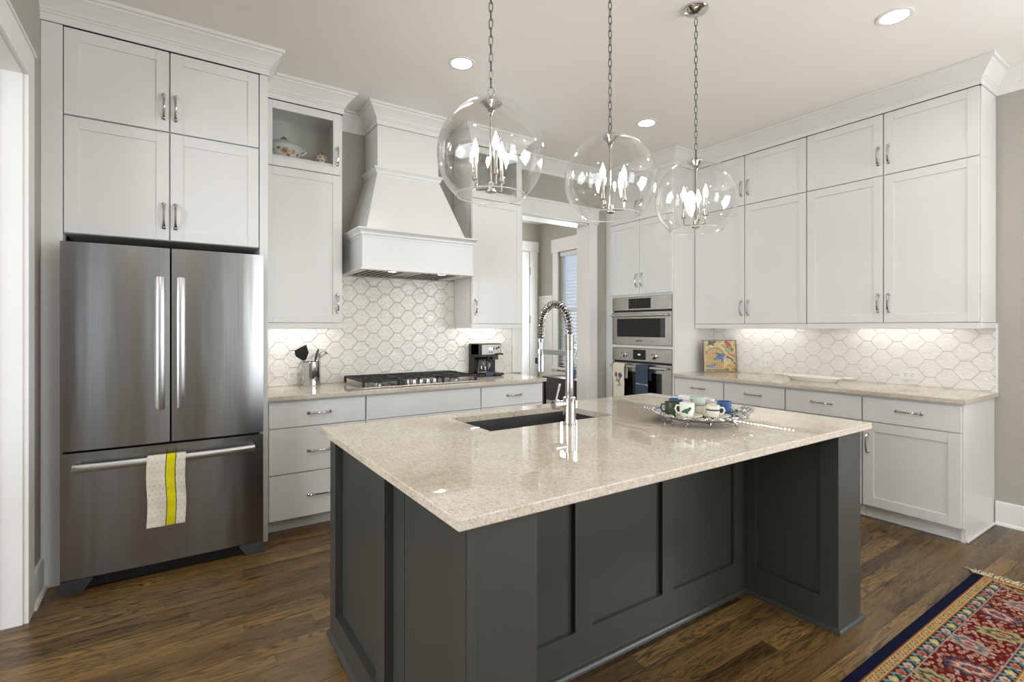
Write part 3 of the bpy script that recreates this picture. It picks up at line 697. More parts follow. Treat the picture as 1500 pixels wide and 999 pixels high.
# ------------------------------------------------------------------ coffee maker
cm = thing('coffee_maker', 'black and silver drip coffee maker with glass carafe on the back counter', 'coffee maker', (2.335, 4.035, CT + 0.0006))
mb = MB(); mb.box(0, 0.245, 0.0, 0.205, 0, 0.022, 0.006); mb.box(0, 0.245, 0.12, 0.205, 0.02, 0.30, 0.006); mb.box(0, 0.022, 0.01, 0.15, 0.185, 0.30, 0.003); mb.box(0.125, 0.145, 0.06, 0.15, 0.02, 0.2, 0.003)
mb.box(0.0, 0.245, 0.012, 0.16, 0.195, 0.30, 0.006); mb.box(0.01, 0.15, 0.0, 0.16, 0.175, 0.20, 0.006)
mb.build('housing', 'dark', cm)
pn = box('control_panel', 'filter', 0.03, 0.235, 0.004, 0.02, 0.20, 0.292, cm, 0.003)
box('panel_inset', 'filter', 0.085, 0.225, 0.001, 0.006, 0.205, 0.285, pn, 0.002)
box('display', 'screen', 0.098, 0.142, -0.0005, 0.002, 0.242, 0.268, pn)
for i, (bx, bz) in enumerate(((0.155, 0.262), (0.155, 0.248), (0.105, 0.222), (0.13, 0.222), (0.185, 0.256), (0.208, 0.266))):
    MB().rev([(0.006 if i < 4 else 0.011, 0), (0.006 if i < 4 else 0.010, 0.004)], (bx, 0.001, bz), 'y', 14).build('button', 'dark', pn)
MB().tube([(0.165, -0.012, 0.203), (0.20, -0.02, 0.206), (0.243, -0.012, 0.203)], 0.012, 10, squash=0.7, ref=(0, 0, 1)).build('lid_grip', 'dark', cm)
cf = MB().rev([(0.0, 0.026), (0.050, 0.026), (0.054, 0.032), (0.056, 0.06), (0.053, 0.10), (0.044, 0.135), (0.040, 0.150), (0.038, 0.150), (0.042, 0.134), (0.051, 0.10), (0.054, 0.06), (0.052, 0.034), (0.0, 0.030)], (0.075, 0.062, 0), seg=28, cap=False).build('carafe', 'carafe', cm)
MB().rev([(0.0545, 0.028), (0.057, 0.034), (0.057, 0.044), (0.0545, 0.044)], (0.075, 0.062, 0), seg=28).build('band', 'steelh', cf)
MB().rev([(0.042, 0.148), (0.044, 0.152), (0.040, 0.164), (0.02, 0.170)], (0.075, 0.062, 0), seg=28).build('lid', 'dark', cf)
MB().tube([(0.10, 0.022, 0.148), (0.118, 0.0, 0.14), (0.122, -0.006, 0.10), (0.115, 0.006, 0.055), (0.105, 0.018, 0.05)], 0.008, 10).build('handle', 'dark', cf)
box('water_window', 'screen', 0.166, 0.19, 0.112, 0.121, 0.055, 0.115, cm, 0.002)
box('brew_head', 'greyp', 0.16, 0.225, 0.03, 0.13, 0.15, 0.2, cm, 0.008)
b = box('switch_pad', 'navyc', 0.06, 0.15, -0.012, 0.004, 0.004, 0.042, cm, 0.004)
box('drip_tray', 'dark', 0.155, 0.255, -0.02, 0.10, 0.006, 0.026, cm, 0.003)

# ------------------------------------------------------------------ pottery in the glass cabinet
def painted_rev(name, prof, parent, colour, seg=72, rows=48, scale=(1, 1)):
    hs = [p for p in prof]; d = [0]
    for a, b in zip(hs, hs[1:]): d.append(d[-1] + math.hypot(b[0] - a[0], b[1] - a[1]))
    s = np.linspace(0, d[-1], rows); r = np.interp(s, d, [p[0] for p in hs]); z = np.interp(s, d, [p[1] for p in hs])
    th = np.linspace(0, 2 * PI, seg); P = np.stack([np.cos(th)[None] * r[:, None] * scale[0], np.sin(th)[None] * r[:, None] * scale[1], z[:, None] + 0 * th[None]], -1)
    return grid_obj(name, 'pottery', P, colour(th[None] + 0 * s[:, None], z[:, None] + 0 * th[None]), parent, 0.003)
def flowers(spots, base, petals=6):
    def f(th, z):
        C = np.ones(th.shape + (3,)) * L3(*base)
        for a, zz, r, c in spots:
            for k in range(petals):
                q = 2 * PI * k / petals; dx = (th - a) * 0.09 - r * math.cos(q); dz = z - zz - r * math.sin(q)
                C[(dx ** 2 + dz ** 2) < (r * 0.55) ** 2] = L3(*c)
            C[(((th - a) * 0.09) ** 2 + (z - zz) ** 2) < (r * 0.5) ** 2] = L3(70, 34, 26)
        return C
    return f
tu = thing('soup_tureen', 'pale sage lidded tureen painted with brown flowers, in the glass-front cabinet', 'tureen', (0.684, 4.062, 2.6028), math.radians(-4))
sp = [(-PI / 2 + 2 * PI, 0.055, 0.016, (178, 120, 92)), (-PI / 2 + 0.5 + 2 * PI, 0.055, 0.013, (178, 120, 92)), (-PI / 2 + 1.0 + 2 * PI, 0.042, 0.010, (150, 98, 76)), (-PI / 2 - 0.35 + 2 * PI, 0.07, 0.008, (150, 98, 76)), (-PI / 2 + 0.25 + 2 * PI, 0.03, 0.008, (150, 98, 76)), (-PI / 2 - 0.9 + 2 * PI, 0.055, 0.012, (178, 120, 92))]
painted_rev('bowl', [(0.001, 0.0), (0.055, 0.0), (0.058, 0.012), (0.075, 0.03), (0.088, 0.065), (0.086, 0.095), (0.094, 0.104), (0.09, 0.108)], tu, flowers(sp, (196, 204, 192)), scale=(1.32, 0.85))
MB().rev([(0.093, 0.106), (0.085, 0.118), (0.060, 0.138), (0.03, 0.150), (0.012, 0.154)], seg=40).build('lid', 'sagec', tu).scale = (1.3, 0.84, 1)
MB().ext([(-0.045, 0.138), (0.045, 0.138), (0.02, 0.158), (0.006, 0.178), (-0.006, 0.178), (-0.02, 0.158)], -0.008, 0.008, 'xz', 0.003).build('lid_knob', 'brown', tu)
for sx in (-1, 1): MB().tube([(sx * 0.11, 0, 0.085), (sx * 0.145, 0, 0.10), (sx * 0.152, 0, 0.085), (sx * 0.135, 0, 0.062), (sx * 0.112, 0, 0.055)], 0.009, 10).build('handle', 'sagec', tu)
pt = thing('lidded_jar', 'small rounded jar patterned in brown and cream, right of the sage tureen', 'jar', (0.945, 4.04, 2.6028))
def stripes(th, z):
    C = np.ones(th.shape + (3,)) * L3(206, 190, 164); k = np.sin(th * 9 + z * 120) + np.sin(z * 260)
    C[k > 0.75] = L3(112, 76, 58); C[(z > 0.066) & (z < 0.074)] = L3(110, 72, 54); C[z < 0.006] = L3(96, 62, 48); return C
painted_rev('pot', [(0.001, 0), (0.036, 0.0), (0.044, 0.02), (0.05, 0.045), (0.046, 0.068), (0.036, 0.082), (0.032, 0.084)], pt, stripes)
MB().rev([(0.034, 0.083), (0.028, 0.094), (0.012, 0.101), (0.006, 0.108), (0.003, 0.112)], seg=24).build('lid', 'brown', pt)
cu = thing('pottery_cup', 'small pale cup tucked between the sage tureen and the striped jar', 'cup', (0.868, 4.13, 2.6028))
MB().rev([(0.0, 0.0), (0.022, 0.0), (0.03, 0.02), (0.034, 0.05), (0.031, 0.05), (0.026, 0.02), (0.0, 0.005)], seg=24, cap=False).build('bowl', 'cream', cu)
MB().tube([(-0.03, 0, 0.042), (-0.048, 0, 0.036), (-0.045, 0, 0.018), (-0.027, 0, 0.014)], 0.004, 8).build('handle', 'cream', cu)

# ------------------------------------------------------------------ right-hand wall cabinets (local x = -Y, y = +X)
YU = (3.300, 2.755, 2.195, 1.637, 1.085); DR = XR - RX - 0.002
def right_upper(label, yl, ym, yr, z0, z1, hz, low, end):
    o = thing('wall_cabinet', label, 'cabinet', (RX, yl, 0), RR); w = yl - yr
    body(o, w - 0.001, z0 - 0.003, z1 + 0.003, DR)
    if low:
        mb = MB(); mb.box(0.0, w + (0.004 if end else -0.001), 0.004, 0.024, 1.362, 1.404, 0.003)
        if end: mb.box(w - 0.018, w + 0.004, 0.024, DR, 1.366, 1.404, 0.002)
        mb.build('light_rail', 'cab', o)
    m = yl - ym
    for x0, x1, hx in ((0.004, m - 0.004, m - 0.034), (m + 0.004, w - 0.005, m + 0.034)):
        d = shaker(o, x0, x1, z0, z1); pull('handle', d, (hx, hz), 0.128)
    if end: box('end_panel', 'cab', w - 0.001, w + 0.003, 0.018, DR, z0 - 0.003, z1 + 0.003, o)
right_upper('tall white two-door wall cabinet over the bird picture', YU[0], YU[1], YU[2], 1.410, 2.513, 1.555, True, False)
right_upper('tall white two-door wall cabinet at the open right end of its row', YU[2], YU[3], YU[4], 1.410, 2.513, 1.555, True, True)
right_upper('short top-row white cabinet next to the oven tower, behind the third globe', YU[0], YU[1], YU[2], 2.520, 2.980, 2.675, False, False)
right_upper('short top-row white cabinet at the open right end, under the crown corner', YU[2], YU[3], YU[4], 2.520, 2.980, 2.670, False, True)

# ------------------------------------------------------------------ right-hand base cabinets
YBs = (3.304, 2.763, 2.208, 1.653, 1.094); DBR = XR - TX - 0.003
labs = ['white base cabinet with a drawer, nearest the oven tower below the bird picture', 'white base cabinet with a drawer, second from the oven tower, behind the silver tray', 'white base cabinet with a drawer, below the white platter', 'white base cabinet with a drawer and full door at the open counter end']
for i in range(4):
    yl, yr = YBs[i], YBs[i + 1]; w = yl - yr
    o = thing('base_cabinet', labs[i], 'cabinet', (TX, yl, 0), RR); body(o, w - 0.001, 0.095, 0.888, DBR, toe=1)
    d = slab(o, 0.005, w - 0.006, 0.704, 0.872); pull('handle', d, (w / 2, 0.797), 0.14, False)
    d = shaker(o, 0.005, w - 0.006, 0.100, 0.697, 0.066); pull('handle', d, (0.033, 0.55), 0.13)
    if i == 3:
        mb = MB(); mb.box(w - 0.001, w + 0.004, 0.02, DBR, 0.095, 0.888); mb.box(w - 0.02, w + 0.004, 0.052, DBR, 0.0, 0.095)
        mb.build('end_panel', 'cab', o)
        MB().box(w + 0.004, w + 0.018, 0.058, DBR - 0.03, 0.0, 0.018, 0.006).build('shoe_moulding', 'cab', o)
    MB().box(0, w, 0.060, 0.074, 0.0, 0.016, 0.005).build('toe_moulding', 'cab', o)
countertop('countertop', 'beige quartz countertop along the right wall, below the bird picture', 4.108, XR - 0.001, 1.066, 3.304)

# ------------------------------------------------------------------ oven tower
ot = thing('oven_tower_cabinet', 'tall white oven cabinet housing the microwave and wall oven', 'cabinet', (TX, YB - 0.002, 0), RR); TW = YB - 3.306; DT = XR - TX - 0.003
def ty(y): return YB - 0.002 - y
box('side_panel', 'cab', 0, ty(4.152), 0, DT, 0, cz - 0.002, ot, 0.001); box('side_panel', 'cab', ty(3.330), TW - 0.002, 0, DT, 0, cz - 0.002, ot, 0.001)
U0, U1 = ty(4.152) + 0.0002, ty(3.330) - 0.0002
box('upper_box', 'cab', U0, U1, 0.004, DT, 1.7035, cz - 0.002, ot); box('oven_shelf', 'cab', U0, U1, 0, DT, 1.1525, 1.183, ot); box('lower_box', 'cab', U0, U1, 0.002, DT, 0, 0.388, ot)
for z0, z1, hz in ((1.728, 2.510, 1.875), (2.517, 2.979, 2.66)):
    ym = 3.745
    for a, b, hx in ((4.185, ym + 0.002, ty(ym + 0.036)), (ym - 0.002, 3.322, ty(ym - 0.036))):
        mb_d = shaker(ot, ty(a), ty(b), z0, z1); mb_d.location = (0, -0.018, 0); pull('handle', mb_d, (hx, hz), 0.128)
# ovens
def oven(name, label, z0, z1):
    return thing(name, label, 'oven', (TX, 4.148, z0), RR)
OWd = 0.815
mw = oven('microwave_oven', 'built-in stainless microwave with black control strip, above the wall oven', 1.186, 1.702)
box('case', 'dark', 0.01, OWd - 0.01, 0.012, 0.45, 0.004, 0.512, mw)
cp = box('control_panel', 'steelh', 0, OWd, -0.012, 0.014, 0.372, 0.514, mw, 0.003)
box('display', 'blackglass', 0.246, 0.553, -0.0135, -0.008, 0.388, 0.496, cp)
mb = MB()
for r in range(3):
    for c in range(6):
        if c < 3 or r == 1: mb.box(0.262 + c * 0.045, 0.276 + c * 0.045, -0.0142, -0.0134, 0.408 + r * 0.028, 0.414 + r * 0.028)
mb.build('key_marks', 'greyp', cp)
d = box('door', 'steelh', 0, OWd, -0.014, 0.012, 0.0, 0.352, mw, 0.003)
box('window', 'blackglass', 0.075, 0.74, -0.0155, -0.008, 0.085, 0.282, d)
MB().tube(along((0.03, -0.052, 0.315), (OWd - 0.03, -0.052, 0.315), 8), 0.014, 12).build('handle', 'handle', d)
for x in (0.05, OWd - 0.05): box('handle_post', 'handle', x - 0.01, x + 0.01, -0.05, -0.012, 0.305, 0.325, d, 0.003)
def text(body_, size, loc, rot, m, parent, name='lettering', depth=0.0006):
    cu = bpy.data.curves.new(name, 'FONT'); cu.body = body_; cu.size = size; cu.align_x = 'CENTER'; cu.align_y = 'CENTER'; cu.extrude = depth
    to = bpy.data.objects.new('tmp', cu); COL.objects.link(to); bpy.context.view_layer.update()
    me = bpy.data.meshes.new_from_object(to.evaluated_get(bpy.context.evaluated_depsgraph_get())); bpy.data.objects.remove(to)
    me.materials.clear(); me.materials.append(M[m]); o = bpy.data.objects.new(name, me); COL.objects.link(o); o.parent = parent; o.location = loc; o.rotation_euler = rot
    return o
text('BOSCH', 0.028, (0.40, -0.0148, 0.042), (PI / 2, 0, 0), 'dark', d)
wo = oven('wall_oven', 'built-in stainless wall oven with two towels on its handle', 0.39, 1.15)
box('case', 'dark', 0.01, OWd - 0.01, 0.012, 0.5, 0.004, 0.755, wo)
cp = box('control_panel', 'steelh', 0, OWd, -0.012, 0.014, 0.622, 0.758, wo, 0.003)
box('display', 'blackglass', 0.31, 0.485, -0.0135, -0.008, 0.640, 0.745, cp)
box('clock_digits', 'clock', 0.38, 0.415, -0.0142, -0.0133, 0.688, 0.700, cp)
for x in (0.18, 0.60):
    k = MB().rev([(0.034, 0.0), (0.034, 0.006), (0.026, 0.010), (0.024, 0.036), (0.021, 0.040)], (x, -0.012, 0.685), 'y', 24).build('knob', 'chrome', cp)
    box('pointer', 'dark', x - 0.003, x + 0.003, -0.054, -0.050, 0.687, 0.706, k)
d = box('door', 'steelh', 0, OWd, -0.014, 0.012, 0.0, 0.600, wo, 0.003)
box('window', 'blackglass', 0.06, 0.70, -0.0155, -0.008, 0.06, 0.510, d)
MB().tube(along((0.02, -0.055, 0.563), (OWd - 0.03, -0.055, 0.563), 8), 0.015, 12).build('handle', 'handle', d)
for x in (0.045, OWd - 0.055): box('handle_post', 'handle', x - 0.011, x + 0.011, -0.055, -0.012, 0.552, 0.574, d, 0.003)
TBX = TX - 0.055
towel('embroidered_towel', 'cream kitchen towel embroidered with flowers, left one on the oven handle', 0.165, 0.38, 0.22, flower_towel, (TBX, 4.066, 0.957), RR, (70, 150), 0.0015)
towel('blue_towel', 'plain blue kitchen towel, right one on the oven handle', 0.165, 0.38, 0.22, blue_towel, (TBX, 3.738, 0.957), RR, (60, 130), 0.0015)

# ------------------------------------------------------------------ bird picture and platter on the right counter
bp = thing('bird_picture', 'small square picture of colourful birds and a cage on the right counter', 'picture', (4.472, 3.205, CT + 0.0008), math.atan2(3.022 - 3.205, 4.752 - 4.472))
PWd, PHt = 0.335, 0.325
N = 200
gx, gz = np.meshgrid(np.linspace(0, 1, N), np.linspace(0, 1, N))     # gz up
C = np.ones((N, N, 3)) * L3(214, 190, 120); C *= (0.9 + 0.12 * np.sin(gx * 23 + np.sin(gz * 17) * 2)[..., None])
def ell(cx, cy, rx, ry, c, rot=0.0):
    a = math.radians(rot); dx, dy = gx - cx, gz - cy; p = dx * math.cos(a) + dy * math.sin(a); q = -dx * math.sin(a) + dy * math.cos(a)
    C[(p / rx) ** 2 + (q / ry) ** 2 < 1] = L3(*c)
cage = ((gx > 0.07) & (gx < 0.61) & (gz > 0.07) & (gz < 0.55)) | (((gx - 0.34) / 0.27) ** 2 + ((gz - 0.55) / 0.21) ** 2 < 1) & (gz > 0.5)
C[cage] = L3(214, 172, 70); C[cage & ((gx * 19) % 1 < 0.36)] = L3(122, 84, 26); C[cage & ((gz * 7) % 1 < 0.08)] = L3(140, 100, 34)
edge_ = (np.abs(((gx - 0.34) / 0.27) ** 2 + ((gz - 0.55) / 0.21) ** 2 - 1) < 0.09) & (gz > 0.55); C[edge_] = L3(90, 64, 24)
C[(gx > 0.06) & (gx < 0.62) & (gz > 0.045) & (gz < 0.085)] = L3(110, 78, 26)
ell(0.24, 0.9, 0.10, 0.05, (24, 20, 22), 10); ell(0.20, 0.94, 0.045, 0.05, (20, 18, 20)); ell(0.34, 0.94, 0.045, 0.04, (24, 20, 22)); ell(0.16, 0.85, 0.06, 0.018, (24, 20, 22), 20); ell(0.30, 0.84, 0.04, 0.03, (24, 20, 22))
for k in range(7): ell(0.58 + 0.05 * k, 0.84 - 0.03 * (k % 3) - 0.02 * k, 0.055, 0.02, (86, 124, 62), 30 * k)
for k in range(4): ell(0.68 + 0.03 * k, 0.68 - 0.02 * k, 0.045, 0.018, (104, 138, 76), 40 * k)
ell(0.76, 0.86, 0.10, 0.065, (168, 44, 34), -38); ell(0.69, 0.94, 0.045, 0.04, (158, 36, 30)); ell(0.86, 0.72, 0.022, 0.09, (120, 40, 34), 20)
ell(0.50, 0.48, 0.13, 0.085, (20, 84, 146), 20); ell(0.40, 0.42, 0.11, 0.03, (30, 92, 150), 20); ell(0.44, 0.56, 0.10, 0.03, (24, 52, 84), -25); ell(0.57, 0.40, 0.035, 0.10, (28, 96, 160), 8); ell(0.63, 0.53, 0.06, 0.025, (30, 84, 140), 25)
ell(0.24, 0.20, 0.13, 0.04, (52, 110, 156), 6); ell(0.36, 0.23, 0.045, 0.035, (44, 98, 150)); ell(0.10, 0.19, 0.06, 0.016, (64, 60, 66), -6)
ell(0.86, 0.53, 0.10, 0.04, (176, 116, 48), -22); ell(0.78, 0.58, 0.035, 0.035, (190, 130, 52))
ell(0.82, 0.40, 0.10, 0.045, (92, 62, 44), -38); ell(0.73, 0.47, 0.045, 0.032, (60, 42, 34)); ell(0.80, 0.38, 0.06, 0.02, (220, 206, 170), -38); ell(0.95, 0.26, 0.08, 0.015, (54, 40, 32), -50)
ell(0.87, 0.14, 0.06, 0.10, (216, 150, 30)); ell(0.78, 0.20, 0.09, 0.03, (172, 136, 40), -10); ell(0.70, 0.08, 0.07, 0.035, (66, 96, 70)); ell(0.95, 0.10, 0.05, 0.05, (150, 134, 44))
C *= (0.52 + 0.48 * np.clip(np.minimum(np.minimum(gx, 1 - gx), np.minimum(gz, 1 - gz)) / 0.12, 0, 1) ** 0.6)[..., None]
C *= 0.8
bd = (gx < 0.022) | (gx > 0.978) | (gz < 0.022) | (gz > 0.975); C[bd] = L3(92, 70, 34)
P = np.stack([gx * PWd, gz * 0.0 - 0.0005, gz * PHt], -1)
pic = MB().box(0, PWd, 0, 0.018, 0, PHt, 0.001).build('backing', 'brown', bp); pp = grid_obj('print', 'print', P, C, bp, 0.0)
for q in (pic, pp): q.rotation_euler = (math.radians(-4), 0, 0)
pl = thing('platter', 'long white oval platter with a leaf handle on the right counter', 'platter', (4.50, 2.165, CT + 0.0006), RR)
mb = MB(); n = 40
prof = [(0.0, 0.004), (0.70, 0.004), (0.72, 0.0), (0.76, 0.0), (0.84, 0.014), (0.96, 0.032), (1.0, 0.036), (0.985, 0.041), (0.93, 0.037), (0.80, 0.016), (0.72, 0.009), (0.0, 0.009)]
mb.rev(prof, seg=48, cap=False)
for v in mb.bm.verts: v.co.x *= 0.235; v.co.y *= 0.105
mb.build('dish', 'white', pl)
MB().ball((0.255, 0.0, 0.043), 0.036, 0.022, 0.011).ball((0.285, 0.015, 0.044), 0.016, 0.012, 0.007).ball((-0.245, 0, 0.04), 0.03, 0.016, 0.007).build('leaf_handle', 'white', pl)

# ------------------------------------------------------------------ LED strips under the wall cabinets
def led(label, loc, rz, L_, n):
    o = thing('led_strip_light', label, 'light strip', loc, rz)
    box('channel', 'outlet', 0, L_, -0.008, 0.008, 0.0, 0.008, o)
    mb = MB()
    for i in range(n):
        x = 0.01 + (L_ - 0.02) * i / (n - 1); mb.box(x - 0.0028, x + 0.0028, -0.0025, 0.0025, -0.0015, 0.0005)
    mb.build('led_row', 'led', o)
led('lit strip under the wall cabinet beside the refrigerator', (0.58, 4.10, 1.396), 0, 0.42, 22)
led('lit strip under the wall cabinet above the coffee maker', (2.26, 4.10, 1.396), 0, 0.40, 21)
led('lit strip under the wall cabinet over the bird picture', (4.655, 3.04, 1.396), RR, 0.64, 18)
led('lit strip under the wall cabinet at the right end', (4.655, 1.95, 1.396), RR, 0.66, 18)

# ------------------------------------------------------------------ island
IX0, IX1, IY0, IY1 = 0.556, 2.752, 1.058, 2.392
isl = thing('kitchen_island', 'large dark grey panelled kitchen island with open seating recess', 'kitchen island', (0.59, 1.085, 0))
def ib(name, x0, x1, y0, y1, z0, z1, bev=0.0015): return box(name, 'isl', x0 - 0.59, x1 - 0.59, y0 - 1.085, y1 - 1.085, z0, z1, isl, bev)
BX0, BX1, BF, BB, RB, TZ = 0.59, 2.70, 1.085, 2.355, 1.535, 0.8895
mb = MB()
def cbox(*a): mb.box(a[0] - 0.59, a[1] - 0.59, a[2] - 1.085, a[3] - 1.085, a[4], a[5])
# carcass: walls round the sink basin, back bay of the island
cbox(BX0 + 0.032, BX0 + 0.052, BF + 0.02, BB, 0.0, TZ); cbox(BX0 + 0.03, BX1, RB + 0.02, RB + 0.04, 0.0, TZ); cbox(BX0 + 0.03, BX1, BB - 0.02, BB, 0.0, TZ); cbox(BX1 - 0.02, BX1, BF + 0.01, BB, 0, TZ)
cbox(2.50, BX1 - 0.02, BF + 0.012, RB + 0.03, 0, TZ); cbox(BX0 + 0.05, 0.775, BF + 0.01, RB + 0.03, 0, TZ)
cbox(BX0 + 0.05, 1.10, RB + 0.04, BB - 0.02, 0.80, TZ); cbox(2.02, BX1 - 0.02, RB + 0.04, BB - 0.02, 0.80, TZ)
mb.build('body', 'isl', isl)
# left end face (towards the refrigerator)
T = BX0 + 0.032
ib('bottom_rail', BX0, T, BF + 0.015, BB, 0.0, 0.112); ib('top_rail', BX0 + 0.006, T, BF + 0.02, BB - 0.01, 0.86, TZ)
ib('stile', BX0, T, 2.272, BB, 0.112, TZ); ib('stile', BX0, T, 1.655, 1.745, 0.112, TZ); ib('stile', BX0, T, BF + 0.002, 1.16, 0.112, TZ)
# front columns
ib('column', BX0 + 0.012, 0.805, BF, BF + 0.03, 0.0, TZ); ib('corner_board', BX0 + 0.002, BX0 + 0.028, BF - 0.003, BF + 0.02, 0.0, TZ)
ib('column_return', 0.775, 0.803, BF + 0.03, RB, 0.0, TZ)
ib('column', 2.482, BX1, BF, BF + 0.03, 0.0, TZ)
# recess back panel framing
def fb(name, x0, x1, z0, z1): return ib(name, x0, x1, RB, RB + 0.021, z0, z1)
fb('recess_rail', 0.80, 2.482, 0.0, 0.162)
for x0, x1 in ((0.80, 0.86), (1.325, 1.418), (1.842, 1.920), (2.39, 2.482)): fb('recess_stile', x0, x1, 0.162, TZ)
# right panel inner face framing
def rf(name, y0, y1, z0, z1): return ib(name, 2.481, 2.501, y0, y1, z0, z1)
rf('end_rail', BF + 0.03, RB, 0.0, 0.140); rf('end_stile', BF + 0.03, 1.165, 0.14, TZ); rf('end_stile', 1.475, RB, 0.14, TZ)
SHOE = [(-0.002, 0), (0.017, 0), (0.017, 0.006), (0.013, 0.016), (0.006, 0.021), (-0.002, 0.022)]
mb = MB(); sp_ = [(BX0, BB), (BX0, BF - 0.002), (0.805, BF - 0.002), (0.805, RB), (2.481, RB), (2.481, BF), (BX1, BF), (BX1, BB)]
mb.sweep([(x - 0.59, y - 1.085) for x, y in sp_], SHOE); mb.build('shoe_moulding', 'isl', isl)
SX0, SX1, SY0, SY1 = 1.150, 1.885, 1.892, 2.275
countertop('island_countertop', 'beige speckled quartz island top with an undermount sink cut-out', IX0, IX1, IY0, IY1, 0.8905, CT, (SX0, SX1, SY0, SY1))
# sink
mb = MB(); t = bmesh.new()
def ring(x0, x1, y0, y1, z): return [t.verts.new(p) for p in ((x0, y0, z), (x1, y0, z), (x1, y1, z), (x0, y1, z))]
a = ring(SX0 - 0.02, SX1 + 0.02, SY0 - 0.02, SY1 + 0.02, 0.8895); b = ring(SX0 + 0.004, SX1 - 0.004, SY0 + 0.004, SY1 - 0.004, 0.8895); c = ring(SX0 + 0.02, SX1 - 0.02, SY0 + 0.02, SY1 - 0.02, 0.685)
d = ring(SX0 - 0.01, SX1 + 0.01, SY0 - 0.01, SY1 + 0.01, 0.67)
for A, B in ((a, b), (b, c), (a, d)):
    for i in range(4): t.faces.new((A[i], A[(i + 1) % 4], B[(i + 1) % 4], B[i]))
t.faces.new(c); t.faces.new(d)
bmesh.ops.translate(t, verts=t.verts[:], vec=(-SX0, -SY0, -0.67)); mb._merge(t)
sk = thing('sink', 'dark charcoal undermount sink in the island top', 'sink', (SX0, SY0, 0.67)); mb.build('basin', 'sink', sk)
MB().rev([(0.045, 0.0152), (0.045, 0.0175), (0.03, 0.019), (0.012, 0.0165)], (0.367, 0.19, 0), seg=24).build('drain', 'chrome', sk)

# ------------------------------------------------------------------ faucet
fc = thing('spring_faucet', 'tall chrome pull-down faucet with coiled spring neck at the island sink', 'faucet', (1.537, 1.822, CT + 0.0006))
MB().rev([(0.033, 0.0), (0.033, 0.004), (0.030, 0.006), (0.030, 0.122), (0.026, 0.126)], seg=32).build('base', 'chrome', fc)
MB().rev([(0.019, 0.122), (0.019, 0.345)], seg=24).build('column', 'chrome', fc)
mb = MB(); pr_ = []
for i in range(12): z = 0.345 + i * 0.0062; pr_ += [(0.0205, z), (0.0215, z + 0.0015), (0.0215, z + 0.004), (0.0205, z + 0.0055)]
mb.rev(pr_, seg=24); mb.build('ribbed_collar', 'nickel', fc)
Dn = 0.223; zc = 0.445; Rr = Dn / 2
neck = [(0, 0, 0.41 + 0.0058 * i) for i in range(7)]
for i in range(1, 25): a = PI * i / 24; neck.append((0, Rr - Rr * math.cos(a), zc + 0.118 * math.sin(a)))
for i in range(1, 7): neck.append((0, Dn, zc - 0.008 * i))
MB().tube(neck, 0.008, 10).build('hose', 'dark', fc)
NV = [Vector(p) for p in neck]; dl = [0]
for a, b in zip(NV, NV[1:]): dl.append(dl[-1] + (b - a).length)
pts = []; turns = 30; ns = turns * 14
for i in range(ns + 1):
    s = dl[-1] * i / ns; k = max(0, min(len(NV) - 2, int(np.searchsorted(dl, s)) - 1)); q = (s - dl[k]) / (dl[k + 1] - dl[k]); p = NV[k].lerp(NV[k + 1], q)
    tg = (NV[k + 1] - NV[k]).normalized(); n1 = Vector((1, 0, 0)); n2 = tg.cross(n1); th = 2 * PI * turns * i / ns
    pts.append(p + (n1 * math.cos(th) + n2 * math.sin(th)) * 0.0175)
MB().tube(pts, 0.0027, 6).build('spring', 'nickel', fc)
MB().rev([(0.017, 0.395), (0.019, 0.392), (0.019, 0.380), (0.011, 0.376), (0.011, 0.334), (0.0195, 0.331), (0.0195, 0.316), (0.018, 0.314), (0.020, 0.312), (0.020, 0.232), (0.017, 0.230)], (0, Dn, 0), seg=24).build('spray_head', 'chrome', fc)
box('spray_button', 'dark', -0.030, -0.016, Dn - 0.008, Dn + 0.008, 0.27, 0.30, fc, 0.003)
mb = MB(); mb.box(-0.007, 0.007, 0.012, Dn - 0.016, 0.318, 0.343, 0.003); mb.rev([(0.024, 0.322), (0.024, 0.343)], (0, Dn, 0), seg=24, cap=True); mb.build('support_arm', 'handle', fc)
mb = MB(); mb.rev([(0.016, -0.030), (0.016, -0.062), (0.021, -0.064), (0.021, -0.094), (0.018, -0.097)], (0, 0, 0.098), 'x', 20); mb.build('valve', 'chrome', fc)
MB().tube(along((-0.083, 0, 0.108), (-0.050, 0.008, 0.190)), [0.0052, 0.0052, 0.0055, 0.0062, 0.0066, 0.006], 10).build('lever', 'chrome', fc)

# ------------------------------------------------------------------ silver tray and its crockery
TC = (2.095, 1.530); TA = math.atan2(-0.555, 0.832)
tr = thing('silver_tray', 'ornate footed silver tray loaded with small cups on the island', 'tray', (*TC, CT + 0.0006), TA); TL = 0.010
mb = MB(); mb.rev([(0.0, 0.020), (0.165, 0.020), (0.178, 0.024), (0.192, 0.033), (0.198, 0.035), (0.196, 0.029), (0.182, 0.019), (0.166, 0.015), (0.0, 0.015)], seg=64, cap=False)
for v in mb.bm.verts: v.co.x *= 1.06; v.co.z += TL
mb.build('plate', 'chrome', tr)
mb = MB(); rim = []
for i in range(160):
    a = 2 * PI * i / 160; r = 0.200 + 0.005 * math.sin(a * 16); rim.append((r * 1.06 * math.cos(a), r * math.sin(a), 0.034 + 0.003 * math.sin(a * 32)))
mb.tube(rim, [0.006 + 0.0025 * math.sin(i * 1.2) for i in range(160)], 7, closed=True)
for i in range(48):
    a = 2 * PI * i / 48; r = 0.203 + 0.004 * (i % 3 - 1); mb.ball((r * 1.06 * math.cos(a), r * math.sin(a), 0.038), 0.0075, 0.0075, 0.006, 8)
bmesh.ops.translate(mb.bm, verts=mb.bm.verts[:], vec=(0, 0, TL)); mb.build('ornate_rim', 'chrome', tr)
